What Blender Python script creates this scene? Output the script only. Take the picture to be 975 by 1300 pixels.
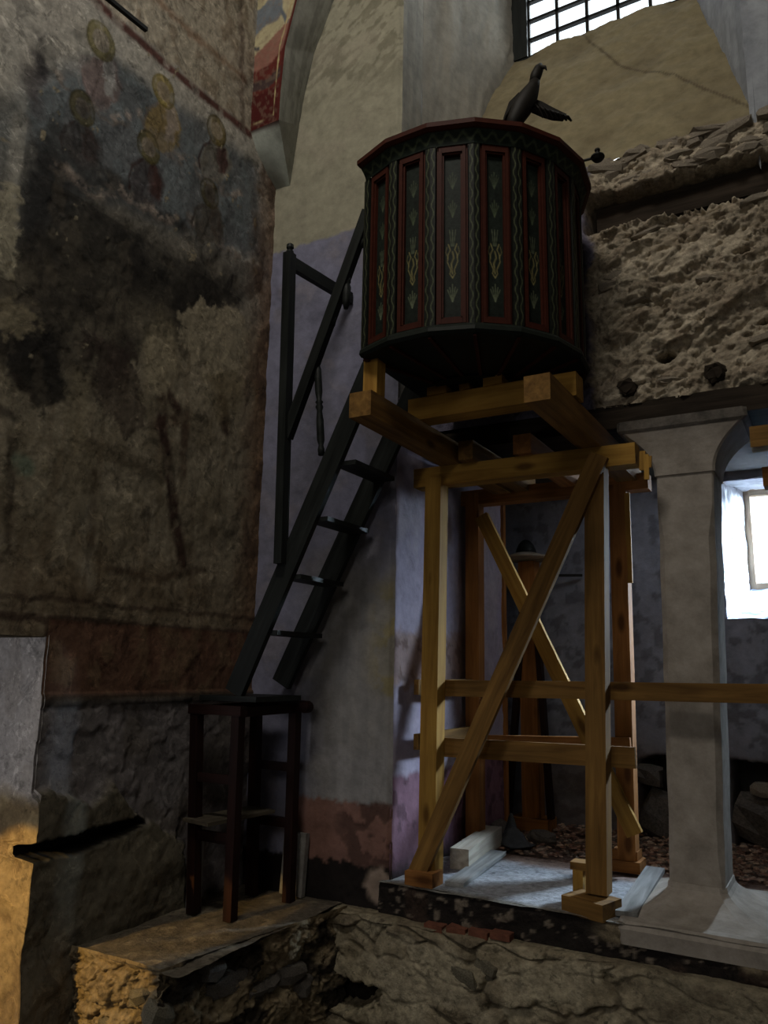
import bpy, bmesh, math, random
import numpy as np
from mathutils import Vector, Matrix

for o in list(bpy.data.objects):
    bpy.data.objects.remove(o, do_unlink=True)
scene = bpy.context.scene
COL = scene.collection
R = math.radians

# ------------------------------------------------------------------ camera
FPX = 1000.0
YAW, PITCH, ROLL = R(30.0), R(11.3), R(1.0)
CAM = Vector((0, 0, 1.6))
_F = Vector((-math.sin(YAW) * math.cos(PITCH), math.cos(YAW) * math.cos(PITCH), math.sin(PITCH)))
_R0 = Vector((math.cos(YAW), math.sin(YAW), 0))
_U0 = _R0.cross(_F)
_R = _R0 * math.cos(ROLL) + _U0 * math.sin(ROLL)
_U = _U0 * math.cos(ROLL) - _R0 * math.sin(ROLL)
cd = bpy.data.cameras.new('camera')
cam = bpy.data.objects.new('camera', cd)
COL.objects.link(cam)
cam.matrix_world = Matrix(((_R.x, _U.x, -_F.x, CAM.x), (_R.y, _U.y, -_F.y, CAM.y), (_R.z, _U.z, -_F.z, CAM.z), (0, 0, 0, 1)))
cd.sensor_fit = 'VERTICAL'
cd.sensor_height = 36.0
cd.lens = FPX / 1300.0 * 36.0
cd.clip_start = 0.05
scene.camera = cam
scene.view_settings.view_transform = 'Standard'
scene.view_settings.look = 'None'
scene.view_settings.gamma = 1.0
scene.view_settings.use_curve_mapping = False
scene.view_settings.exposure = 0.0

# ------------------------------------------------------------------ light
w = bpy.data.worlds.new('world')
scene.world = w
w.use_nodes = True
w.node_tree.nodes['Background'].inputs[0].default_value = (0.92, 0.96, 1.0, 1)
w.node_tree.nodes['Background'].inputs[1].default_value = 2.2


def area(name, loc, target, sx, sy, power, color):
    l = bpy.data.lights.new(name, 'AREA')
    l.shape = 'RECTANGLE'
    l.size, l.size_y, l.energy, l.color = sx, sy, power, color
    o = bpy.data.objects.new(name, l)
    COL.objects.link(o)
    o.location = loc
    o.rotation_euler = (Vector(target) - Vector(loc)).to_track_quat('-Z', 'Y').to_euler()
    return o


# daylight of the high nave windows above and behind the viewer
area('nave_window_daylight', (-1.3, 0.2, 7.35), (-1.9, 4.0, 4.0), 1.6, 1.0, 135, (1.0, 0.94, 0.84))
area('nave_south_window_daylight', (0.4, -4.9, 4.6), (-1.9, 4.0, 2.5), 1.4, 1.8, 45, (1.0, 0.95, 0.86))
# daylight outside the two windows that show
area('upper_window_daylight', (-1.1, 5.75, 7.0), (-1.2, 2.0, 4.4), 2.2, 1.8, 120, (0.92, 0.96, 1.0))
al = area('aisle_window_daylight', (0.32, 7.25, 3.25), (-1.9, 4.5, 0.9), 0.9, 1.0, 520, (0.72, 0.85, 1.0))
al.data.spread = R(80)
# added fill below the aisle vault, brightens the dark back wall
area('aisle_fill', (-0.9, 5.35, 3.02), (-0.9, 5.45, 0.5), 1.0, 0.4, 3.5, (0.86, 0.92, 1.0))
# daylight in the passage behind the low doorway on the left
area('doorway_daylight', (-3.55, 0.9, 1.35), (-3.5, 2.4, 1.3), 0.4, 0.6, 6.5, (0.92, 0.94, 1.0))
# low sun through the doorway in the left wall
sl = bpy.data.lights.new('door_sun', 'SPOT')
sl.energy, sl.color, sl.spot_size, sl.spot_blend, sl.shadow_soft_size = 250, (1.0, 0.62, 0.17), R(20), 0.12, 0.02
so = bpy.data.objects.new('door_sun', sl)
COL.objects.link(so)
so.location = (-3.42, 0.35, 1.50)
so.rotation_euler = (Vector((-3.14, 2.55, 0.42)) - so.location).to_track_quat('-Z', 'Y').to_euler()

# ------------------------------------------------------------------ survey helpers


def ray(u, v):
    return _R * ((u - 487.5) / FPX) + _U * (-(v - 650.0) / FPX) + _F


def onY(u, v, Y):
    d = ray(u, v)
    return CAM + d * ((Y - CAM.y) / d.y)


def onX(u, v, X):
    d = ray(u, v)
    return CAM + d * ((X - CAM.x) / d.x)


def onZ(u, v, Z):
    d = ray(u, v)
    return CAM + d * ((Z - CAM.z) / d.z)


def srgb(r, g, b):
    def f(c):
        c = c / 255.0
        return c / 12.92 if c <= 0.04045 else ((c + 0.055) / 1.055) ** 2.4
    return np.array([f(r), f(g), f(b)])


# ------------------------------------------------------------------ noise (vectorised)


def _hash(ix, iy, seed):
    n = (ix.astype(np.int64) * 374761393 + iy.astype(np.int64) * 668265263 + seed * 144269504) & 0xffffffff
    n = ((n ^ (n >> 13)) * 1274126177) & 0xffffffff
    n = ((n ^ (n >> 15)) * 2246822519) & 0xffffffff
    return ((n ^ (n >> 16)) & 0xffff) / 65535.0


def vn(x, y, seed=0):
    ix, iy = np.floor(x), np.floor(y)
    fx, fy = x - ix, y - iy
    fx, fy = fx * fx * (3 - 2 * fx), fy * fy * (3 - 2 * fy)
    a, b = _hash(ix, iy, seed), _hash(ix + 1, iy, seed)
    c, d = _hash(ix, iy + 1, seed), _hash(ix + 1, iy + 1, seed)
    return (a + (b - a) * fx) * (1 - fy) + (c + (d - c) * fx) * fy


def fbm(x, y, seed=0, octv=5, gain=0.5):
    s, a, t = 0, 1.0, 0
    for k in range(octv):
        s = s + a * vn(x * 2 ** k + 17.3 * k, y * 2 ** k - 9.1 * k, seed + k)
        t += a
        a *= gain
    return s / t


def worley(x, y, seed=0):
    ix, iy = np.floor(x), np.floor(y)
    f1 = np.full(x.shape, 9.0)
    f2 = np.full(x.shape, 9.0)
    cid = np.zeros(x.shape)
    for dx in (-1, 0, 1):
        for dy in (-1, 0, 1):
            cx, cy = ix + dx, iy + dy
            px = cx + 0.1 + 0.8 * _hash(cx, cy, seed)
            py = cy + 0.1 + 0.8 * _hash(cx, cy, seed + 50)
            d = np.hypot(px - x, py - y)
            r = _hash(cx, cy, seed + 99)
            near = d < f1
            f2 = np.where(near, f1, np.minimum(f2, d))
            cid = np.where(near, r, cid)
            f1 = np.where(near, d, f1)
    return f1, f2, cid


def sstep(a, b, x):
    t = np.clip((x - a) / (b - a), 0, 1)
    return t * t * (3 - 2 * t)


def mixc(col, mask, c):
    return col * (1 - mask[..., None]) + np.asarray(c) * mask[..., None]


# signed distances in wall coordinates
def d_poly(px, py, pts):
    d = np.full(px.shape, 1e9)
    ins = np.zeros(px.shape, bool)
    n = len(pts)
    for i in range(n):
        ax, ay = pts[i]
        bx, by = pts[(i + 1) % n]
        ex, ey = bx - ax, by - ay
        t = np.clip(((px - ax) * ex + (py - ay) * ey) / (ex * ex + ey * ey + 1e-12), 0, 1)
        d = np.minimum(d, np.hypot(px - ax - t * ex, py - ay - t * ey))
        c = ((ay > py) != (by > py)) & (px < (bx - ax) * (py - ay) / (by - ay + 1e-12) + ax)
        ins ^= c
    return np.where(ins, -d, d)


def d_line(px, py, pts):
    d = np.full(px.shape, 1e9)
    for i in range(len(pts) - 1):
        ax, ay = pts[i]
        bx, by = pts[i + 1]
        ex, ey = bx - ax, by - ay
        t = np.clip(((px - ax) * ex + (py - ay) * ey) / (ex * ex + ey * ey + 1e-12), 0, 1)
        d = np.minimum(d, np.hypot(px - ax - t * ex, py - ay - t * ey))
    return d


# ------------------------------------------------------------------ mesh helpers


def link(name, mesh, mat=None, parent=None, loc=None):
    o = bpy.data.objects.new(name, mesh)
    COL.objects.link(o)
    if mat is not None and len(mesh.materials) == 0:
        mesh.materials.append(mat)
    if parent is not None:
        o.parent = parent
    if loc is not None:
        o.location = loc
    return o


def tag(o, label, cat=None, group=None, kind=None):
    o['label'] = label
    if cat:
        o['category'] = cat
    if group:
        o['group'] = group
    if kind:
        o['kind'] = kind
    return o


def empty(name, loc=(0, 0, 0)):
    o = bpy.data.objects.new(name, None)
    COL.objects.link(o)
    o.empty_display_size = 0.1
    o.location = loc
    return o


class GridMesh:
    """Collects displaced quad grids into one mesh with a colour attribute."""

    def __init__(self):
        self.v, self.f, self.c, self.n = [], [], [], 0

    def add(self, P, C, keep=None, flip=False):
        n, m = P.shape[:2]
        idx = np.arange(n * m).reshape(n, m) + self.n
        q = np.stack([idx[:-1, :-1], idx[1:, :-1], idx[1:, 1:], idx[:-1, 1:]], -1)
        if flip:
            q = q[..., ::-1]
        if keep is not None:
            k = keep[:-1, :-1] & keep[1:, :-1] & keep[1:, 1:] & keep[:-1, 1:]
            q = q[k]
        self.v.append(P.reshape(-1, 3))
        self.c.append(np.broadcast_to(C, P.shape).reshape(-1, 3))
        self.f.append(q.reshape(-1, 4))
        self.n += n * m

    def box(self, lo, hi, col):
        x0, y0, z0 = lo
        x1, y1, z1 = hi
        v = np.array([(x, y, z) for x in (x0, x1) for y in (y0, y1) for z in (z0, z1)], float)
        f = np.array([(0, 1, 3, 2), (4, 6, 7, 5), (0, 4, 5, 1), (2, 3, 7, 6), (0, 2, 6, 4), (1, 5, 7, 3)]) + self.n
        self.v.append(v)
        self.f.append(f)
        self.c.append(np.tile(np.asarray(col, float), (8, 1)))
        self.n += 8

    def build(self, name, mat, parent=None, smooth=True, loc=None):
        V = np.concatenate(self.v)
        Fq = np.concatenate(self.f).astype(np.int32)
        C = np.clip(np.concatenate(self.c), 0, 1)
        if loc is not None:
            V = V - np.asarray(loc)
        me = bpy.data.meshes.new(name)
        me.vertices.add(len(V))
        me.vertices.foreach_set('co', V.astype(np.float32).ravel())
        me.loops.add(Fq.size)
        me.loops.foreach_set('vertex_index', Fq.ravel())
        me.polygons.add(len(Fq))
        me.polygons.foreach_set('loop_start', np.arange(0, Fq.size, 4, dtype=np.int32))
        me.polygons.foreach_set('loop_total', np.full(len(Fq), 4, np.int32))
        if smooth:
            me.polygons.foreach_set('use_smooth', np.ones(len(Fq), bool))
        at = me.color_attributes.new('Col', 'FLOAT_COLOR', 'POINT')
        at.data.foreach_set('color', np.concatenate([C, np.ones((len(C), 1))], 1).astype(np.float32).ravel())
        me.update(calc_edges=True)
        me.validate()
        return link(name, me, mat, parent, loc)


def lin(a, b, n):
    return np.linspace(a, b, n)


def from_bm(name, bm, mat, parent=None, loc=None, smooth=False):
    me = bpy.data.meshes.new(name)
    bmesh.ops.recalc_face_normals(bm, faces=bm.faces)
    bm.to_mesh(me)
    bm.free()
    if smooth:
        for p in me.polygons:
            p.use_smooth = True
    return link(name, me, mat, parent, loc)


def beam(name, p0, p1, w, h, mat, parent=None, up=(0, 0, 1), bevel=0.006, jit=0.002, seed=None):
    """Timber from p0 to p1 (axis), w across, h along `up`; local X is the grain."""
    p0, p1 = Vector(p0), Vector(p1)
    ax = (p1 - p0)
    L = ax.length
    ax.normalize()
    upv = Vector(up)
    upv = (upv - ax * upv.dot(ax)).normalized()
    sd = upv.cross(ax)
    rnd = random.Random(seed if seed is not None else hash((round(p0.x, 3), round(p1.z, 3), round(p0.y, 3))))
    bm = bmesh.new()
    ns = max(1, int(L / 0.55))
    rings = []
    for i in range(ns + 1):
        x = -L / 2 + L * i / ns
        jw, jh = rnd.uniform(-jit, jit), rnd.uniform(-jit, jit)
        rings.append([bm.verts.new((x, sy * w / 2 + jw, sz * h / 2 + jh)) for sy, sz in ((-1, -1), (1, -1), (1, 1), (-1, 1))])
    for i in range(ns):
        for k in range(4):
            bm.faces.new((rings[i][k], rings[i][(k + 1) % 4], rings[i + 1][(k + 1) % 4], rings[i + 1][k]))
    bm.faces.new(rings[0][::-1])
    bm.faces.new(rings[-1])
    if bevel > 0:
        es = [e for e in bm.edges if len(e.link_faces) == 2 and e.calc_face_angle(0) > 0.7]
        bmesh.ops.bevel(bm, geom=es, offset=min(bevel, w * 0.3, h * 0.3), segments=1, affect='EDGES')
    o = from_bm(name, bm, mat)
    c = (p0 + p1) / 2
    M = Matrix(((ax.x, sd.x, upv.x, c.x), (ax.y, sd.y, upv.y, c.y), (ax.z, sd.z, upv.z, c.z), (0, 0, 0, 1)))
    if parent is not None:
        o.parent = parent
        M = Matrix.Translation(-Vector(parent.location)) @ M
    o.matrix_local = M
    return o


def lathe(bm, prof, seg=20, origin=(0, 0, 0), axis=(0, 0, 1), cap=True):
    """prof = [(r, t)] along axis"""
    ax = Vector(axis).normalized()
    a = ax.orthogonal().normalized()
    b = ax.cross(a)
    og = Vector(origin)
    rings = []
    for r, t in prof:
        rings.append([bm.verts.new(og + ax * t + (a * math.cos(2 * math.pi * k / seg) + b * math.sin(2 * math.pi * k / seg)) * r) for k in range(seg)])
    for i in range(len(rings) - 1):
        for k in range(seg):
            bm.faces.new((rings[i][k], rings[i][(k + 1) % seg], rings[i + 1][(k + 1) % seg], rings[i + 1][k]))
    if cap:
        bm.faces.new(rings[0][::-1])
        bm.faces.new(rings[-1])


def tube(bm, pts, rad, seg=10):
    """tube through pts with a radius (or (ra, rb)) per point"""
    pts = [Vector(p) for p in pts]
    rings = []
    ref = Vector((0.3, 0.2, 1)).normalized()
    for i, p in enumerate(pts):
        t = (pts[min(i + 1, len(pts) - 1)] - pts[max(i - 1, 0)]).normalized()
        if abs(t.dot(ref)) > 0.95:
            ref = Vector((1, 0.1, 0)).normalized()
        a = (ref - t * ref.dot(t)).normalized()
        b = t.cross(a)
        r = rad[i] if isinstance(rad, (list, tuple)) else rad
        ra, rb = r if isinstance(r, (list, tuple)) else (r, r)
        rings.append([bm.verts.new(p + a * math.cos(2 * math.pi * k / seg) * ra + b * math.sin(2 * math.pi * k / seg) * rb) for k in range(seg)])
    for i in range(len(rings) - 1):
        for k in range(seg):
            bm.faces.new((rings[i][k], rings[i][(k + 1) % seg], rings[i + 1][(k + 1) % seg], rings[i + 1][k]))
    bm.faces.new(rings[0][::-1])
    bm.faces.new(rings[-1])


def prism(bm, pts, d):
    """closed polygon pts (Vectors) extruded by vector d"""
    a = [bm.verts.new(Vector(p)) for p in pts]
    b = [bm.verts.new(Vector(p) + Vector(d)) for p in pts]
    bm.faces.new(a[::-1])
    bm.faces.new(b)
    n = len(a)
    for i in range(n):
        bm.faces.new((a[i], a[(i + 1) % n], b[(i + 1) % n], b[i]))


# ------------------------------------------------------------------ materials


def mat_new(name):
    m = bpy.data.materials.new(name)
    m.use_nodes = True
    nt = m.node_tree
    return m, nt, nt.nodes['Principled BSDF']


def N(nt, t, **kw):
    n = nt.nodes.new(t)
    for k, v in kw.items():
        if k in n.inputs:
            n.inputs[k].default_value = v
        else:
            setattr(n, k, v)
    return n


def mat_painted(name, rough=0.9, nscale=22, var=0.35, bump=0.25, bscale=60, spec=0.2, flakes=()):
    """surface that takes its paint from the mesh and adds fine grain and relief"""
    m, nt, b = mat_new(name)
    L = nt.links.new
    at = N(nt, 'ShaderNodeAttribute', attribute_name='Col')
    tc = N(nt, 'ShaderNodeTexCoord')
    n1 = N(nt, 'ShaderNodeTexNoise', Scale=nscale, Detail=8.0, Roughness=0.65)
    L(tc.outputs['Object'], n1.inputs['Vector'])
    mr = N(nt, 'ShaderNodeMapRange')
    mr.inputs['From Min'].default_value, mr.inputs['From Max'].default_value = 0.3, 0.7
    mr.inputs['To Min'].default_value, mr.inputs['To Max'].default_value = 1 - var, 1 + var
    L(n1.outputs['Fac'], mr.inputs['Value'])
    mx = N(nt, 'ShaderNodeVectorMath', operation='SCALE')
    L(at.outputs['Color'], mx.inputs[0])
    L(mr.outputs['Result'], mx.inputs['Scale'])
    out = mx.outputs['Vector']
    for (sc_, lo, hi, fac, mul, dist) in flakes:
        nf = N(nt, 'ShaderNodeTexNoise', Scale=sc_, Detail=10.0, Roughness=0.72, Distortion=dist)
        L(tc.outputs['Object'], nf.inputs['Vector'])
        mf = N(nt, 'ShaderNodeMapRange')
        mf.inputs['From Min'].default_value, mf.inputs['From Max'].default_value = lo, hi
        mf.inputs['To Min'].default_value, mf.inputs['To Max'].default_value = 1.0, 1.0 + fac * (mul - 1.0)
        L(nf.outputs['Fac'], mf.inputs['Value'])
        mm = N(nt, 'ShaderNodeVectorMath', operation='SCALE')
        L(out, mm.inputs[0])
        L(mf.outputs['Result'], mm.inputs['Scale'])
        out = mm.outputs['Vector']
    L(out, b.inputs['Base Color'])
    n2 = N(nt, 'ShaderNodeTexNoise', Scale=bscale, Detail=6.0, Roughness=0.6)
    L(tc.outputs['Object'], n2.inputs['Vector'])
    bp = N(nt, 'ShaderNodeBump', Strength=bump, Distance=0.01)
    L(n2.outputs['Fac'], bp.inputs['Height'])
    L(bp.outputs['Normal'], b.inputs['Normal'])
    b.inputs['Roughness'].default_value = rough
    b.inputs['Specular IOR Level'].default_value = spec
    return m


def mat_wood(name, dark, light, stretch=0.07, scale=26, rough=0.75, knots=True, spec=0.14, bump=0.15):
    m, nt, b = mat_new(name)
    L = nt.links.new
    tc = N(nt, 'ShaderNodeTexCoord')
    oi = N(nt, 'ShaderNodeObjectInfo')
    ad = N(nt, 'ShaderNodeVectorMath', operation='ADD')
    sc = N(nt, 'ShaderNodeVectorMath', operation='SCALE')
    cx = N(nt, 'ShaderNodeCombineXYZ')
    L(oi.outputs['Random'], cx.inputs[0])
    L(oi.outputs['Random'], cx.inputs[1])
    sc.inputs['Scale'].default_value = 37.0
    L(cx.outputs[0], sc.inputs[0])
    L(tc.outputs['Object'], ad.inputs[0])
    L(sc.outputs[0], ad.inputs[1])
    mp = N(nt, 'ShaderNodeMapping')
    mp.inputs['Scale'].default_value = (stretch, 1, 1)
    L(ad.outputs[0], mp.inputs['Vector'])
    n1 = N(nt, 'ShaderNodeTexNoise', Scale=scale, Detail=6.0, Roughness=0.6, Distortion=0.6)
    L(mp.outputs[0], n1.inputs['Vector'])
    n3 = N(nt, 'ShaderNodeTexNoise', Scale=2.2, Detail=3.0)
    L(ad.outputs[0], n3.inputs['Vector'])
    cr = N(nt, 'ShaderNodeValToRGB')
    cr.color_ramp.elements[0].position, cr.color_ramp.elements[1].position = 0.3, 0.72
    cr.color_ramp.elements[0].color = (*dark, 1)
    cr.color_ramp.elements[1].color = (*light, 1)
    L(n1.outputs['Fac'], cr.inputs['Fac'])
    mr = N(nt, 'ShaderNodeMapRange')
    mr.inputs['From Min'].default_value, mr.inputs['From Max'].default_value = 0.3, 0.7
    mr.inputs['To Min'].default_value, mr.inputs['To Max'].default_value = 0.72, 1.2
    L(n3.outputs['Fac'], mr.inputs['Value'])
    mx = N(nt, 'ShaderNodeVectorMath', operation='SCALE')
    L(cr.outputs['Color'], mx.inputs[0])
    L(mr.outputs['Result'], mx.inputs['Scale'])
    out = mx.outputs[0]
    if knots:
        mk = N(nt, 'ShaderNodeMapping')
        mk.inputs['Scale'].default_value = (2.6, 7.0, 7.0)
        L(ad.outputs[0], mk.inputs['Vector'])
        vo = N(nt, 'ShaderNodeTexVoronoi', Scale=1.0)
        L(mk.outputs[0], vo.inputs['Vector'])
        k = N(nt, 'ShaderNodeMapRange')
        k.inputs['From Min'].default_value, k.inputs['From Max'].default_value = 0.09, 0.20
        k.inputs['To Min'].default_value, k.inputs['To Max'].default_value = 0.85, 0.0
        L(vo.outputs['Distance'], k.inputs['Value'])
        mm = N(nt, 'ShaderNodeMixRGB')
        L(k.outputs['Result'], mm.inputs['Fac'])
        L(out, mm.inputs['Color1'])
        mm.inputs['Color2'].default_value = (dark[0] * 0.35, dark[1] * 0.3, dark[2] * 0.3, 1)
        out = mm.outputs[0]
    L(out, b.inputs['Base Color'])
    bp = N(nt, 'ShaderNodeBump', Strength=bump, Distance=0.004)
    L(n1.outputs['Fac'], bp.inputs['Height'])
    L(bp.outputs['Normal'], b.inputs['Normal'])
    b.inputs['Roughness'].default_value = rough
    b.inputs['Specular IOR Level'].default_value = spec
    return m


def mat_stone(name, c0, c1, scale=9, rough=0.95, bump=0.5):
    m, nt, b = mat_new(name)
    L = nt.links.new
    tc = N(nt, 'ShaderNodeTexCoord')
    oi = N(nt, 'ShaderNodeObjectInfo')
    ad = N(nt, 'ShaderNodeVectorMath', operation='ADD')
    cx = N(nt, 'ShaderNodeCombineXYZ')
    mu = N(nt, 'ShaderNodeMath', operation='MULTIPLY')
    mu.inputs[1].default_value = 31.0
    L(oi.outputs['Random'], mu.inputs[0])
    L(mu.outputs[0], cx.inputs[0])
    L(tc.outputs['Object'], ad.inputs[0])
    L(cx.outputs[0], ad.inputs[1])
    n1 = N(nt, 'ShaderNodeTexNoise', Scale=scale, Detail=9.0, Roughness=0.68)
    L(ad.outputs[0], n1.inputs['Vector'])
    cr = N(nt, 'ShaderNodeValToRGB')
    cr.color_ramp.elements[0].position, cr.color_ramp.elements[1].position = 0.32, 0.7
    cr.color_ramp.elements[0].color = (*c0, 1)
    cr.color_ramp.elements[1].color = (*c1, 1)
    L(n1.outputs['Fac'], cr.inputs['Fac'])
    L(cr.outputs[0], b.inputs['Base Color'])
    n2 = N(nt, 'ShaderNodeTexNoise', Scale=scale * 5, Detail=6.0)
    L(ad.outputs[0], n2.inputs['Vector'])
    bp = N(nt, 'ShaderNodeBump', Strength=bump, Distance=0.01)
    L(n2.outputs['Fac'], bp.inputs['Height'])
    L(bp.outputs['Normal'], b.inputs['Normal'])
    b.inputs['Roughness'].default_value = rough
    b.inputs['Specular IOR Level'].default_value = 0.2
    return m


def mat_plain(name, c, rough=0.6, metal=0.0, spec=0.4):
    m, nt, b = mat_new(name)
    n1 = N(nt, 'ShaderNodeTexNoise', Scale=30.0, Detail=4.0)
    tc = N(nt, 'ShaderNodeTexCoord')
    nt.links.new(tc.outputs['Object'], n1.inputs['Vector'])
    cr = N(nt, 'ShaderNodeValToRGB')
    cr.color_ramp.elements[0].color = (c[0] * 0.6, c[1] * 0.6, c[2] * 0.6, 1)
    cr.color_ramp.elements[1].color = (min(1, c[0] * 1.4), min(1, c[1] * 1.4), min(1, c[2] * 1.4), 1)
    nt.links.new(n1.outputs['Fac'], cr.inputs['Fac'])
    nt.links.new(cr.outputs[0], b.inputs['Base Color'])
    b.inputs['Roughness'].default_value = rough
    b.inputs['Metallic'].default_value = metal
    b.inputs['Specular IOR Level'].default_value = spec
    return m


def mat_glass(name):
    m, nt, b = mat_new(name)
    tr = N(nt, 'ShaderNodeBsdfTransparent')
    tr.inputs[0].default_value = (0.93, 0.96, 0.97, 1)
    gl = N(nt, 'ShaderNodeBsdfGlossy')
    gl.inputs['Roughness'].default_value = 0.15
    mx = N(nt, 'ShaderNodeMixShader')
    mx.inputs[0].default_value = 0.06
    nt.links.new(tr.outputs[0], mx.inputs[1])
    nt.links.new(gl.outputs[0], mx.inputs[2])
    nt.links.new(mx.outputs[0], nt.nodes['Material Output'].inputs['Surface'])
    return m


M_FRESCO = mat_painted('fresco_plaster', bump=0.35, var=0.25, nscale=34, flakes=((6.0, 0.53, 0.60, 1.0, 0.62, 0.8), (9.0, 0.56, 0.61, 1.0, 1.45, 1.5), (28.0, 0.58, 0.64, 1.0, 0.6, 0.6)))
M_PLASTER = mat_painted('limewashed_plaster', bump=0.25, var=0.18, nscale=14, flakes=((4.0, 0.54, 0.66, 1.0, 0.82, 0.5), (40.0, 0.66, 0.70, 1.0, 0.6, 0.0)))
M_RUBBLE = mat_painted('rubble_mortar', bump=0.8, var=0.4, nscale=30, bscale=70, flakes=((7.0, 0.54, 0.60, 1.0, 0.72, 1.0), (18.0, 0.58, 0.62, 1.0, 0.55, 0.5)))
M_PAINTWOOD = mat_painted('painted_wood', rough=0.5, bump=0.12, var=0.45, nscale=45, spec=0.10)
M_COLSTONE = mat_stone('column_stone', (0.20, 0.175, 0.148), (0.38, 0.34, 0.295), scale=7, bump=0.3)
M_STONE = mat_stone('rubble_stone', (0.15, 0.125, 0.095), (0.34, 0.295, 0.235), scale=12)
M_STONE_MID = mat_stone('dusty_stone', (0.07, 0.06, 0.042), (0.20, 0.175, 0.125), scale=9)
M_STONE_DK = mat_stone('dark_stone', (0.05, 0.045, 0.04), (0.16, 0.14, 0.12), scale=10)
M_BRICK = mat_stone('brick', (0.09, 0.035, 0.022), (0.22, 0.085, 0.05), scale=14)
M_PINE = mat_wood('fresh_pine', (0.22, 0.11, 0.020), (0.41, 0.235, 0.050))
M_PINE_OLD = mat_wood('stained_pine', (0.10, 0.050, 0.014), (0.26, 0.14, 0.038))
M_PINE_RED = mat_wood('resinous_pine', (0.17, 0.068, 0.018), (0.34, 0.15, 0.042))
M_GREYWOOD = mat_wood('weathered_board', (0.13, 0.13, 0.125), (0.30, 0.30, 0.295), knots=False)
M_WHITEWOOD = mat_wood('chalky_timber', (0.24, 0.21, 0.17), (0.46, 0.42, 0.35))
M_DARKWOOD = mat_wood('black_painted_wood', (0.007, 0.008, 0.0075), (0.022, 0.025, 0.023), knots=False, rough=0.5)
M_REDDARK = mat_wood('dark_red_wood', (0.007, 0.003, 0.0025), (0.024, 0.008, 0.006), knots=False, rough=0.55)
M_OLDBEAM = mat_wood('dark_old_beam', (0.012, 0.009, 0.006), (0.05, 0.037, 0.027), knots=False, rough=0.9, bump=0.6)  # very dark old timber
M_SHELF = mat_wood('dusty_board', (0.05, 0.04, 0.028), (0.12, 0.10, 0.07), knots=False, rough=0.9)
M_SHELF2 = mat_wood('pale_brim_wood', (0.16, 0.13, 0.10), (0.34, 0.29, 0.23), knots=False, rough=0.8)
M_SLAB = mat_stone('chalk_slab', (0.10, 0.09, 0.08), (0.26, 0.25, 0.23), 8)
M_IRON = mat_plain('black_iron', (0.012, 0.011, 0.010), 0.55, 0.6)
M_REDPAINT = mat_plain('red_moulding_paint', (0.046, 0.012, 0.007), 0.55, 0.0, 0.1)
M_DKGREEN = mat_plain('dark_green_paint', (0.010, 0.013, 0.010), 0.55, 0.0, 0.1)
M_DKBROWN = mat_plain('dark_carved_wood', (0.010, 0.008, 0.006), 0.6, 0.0, 0.2)
M_GLASS = mat_glass('window_glass')
M_CLOTH = mat_plain('dark_cloth', (0.045, 0.05, 0.055), 0.8)
M_SHELL = mat_plain('nave_plaster', (0.20, 0.185, 0.16), 0.95)

# ------------------------------------------------------------------ levels of the place
XL = -3.17      # fresco wall
YP = 3.90       # plastered pier face
XP = -2.18      # right edge of the pier
YR = 4.17       # rubble wall above the arcade
ZS = 0.50       # sill of the arcade
ZB = 0.35       # stone bench and lower ledge
YA = 6.10       # aisle wall

rng = np.random.default_rng(4)

# ------------------------------------------------------------------ fresco wall (left)


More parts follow.
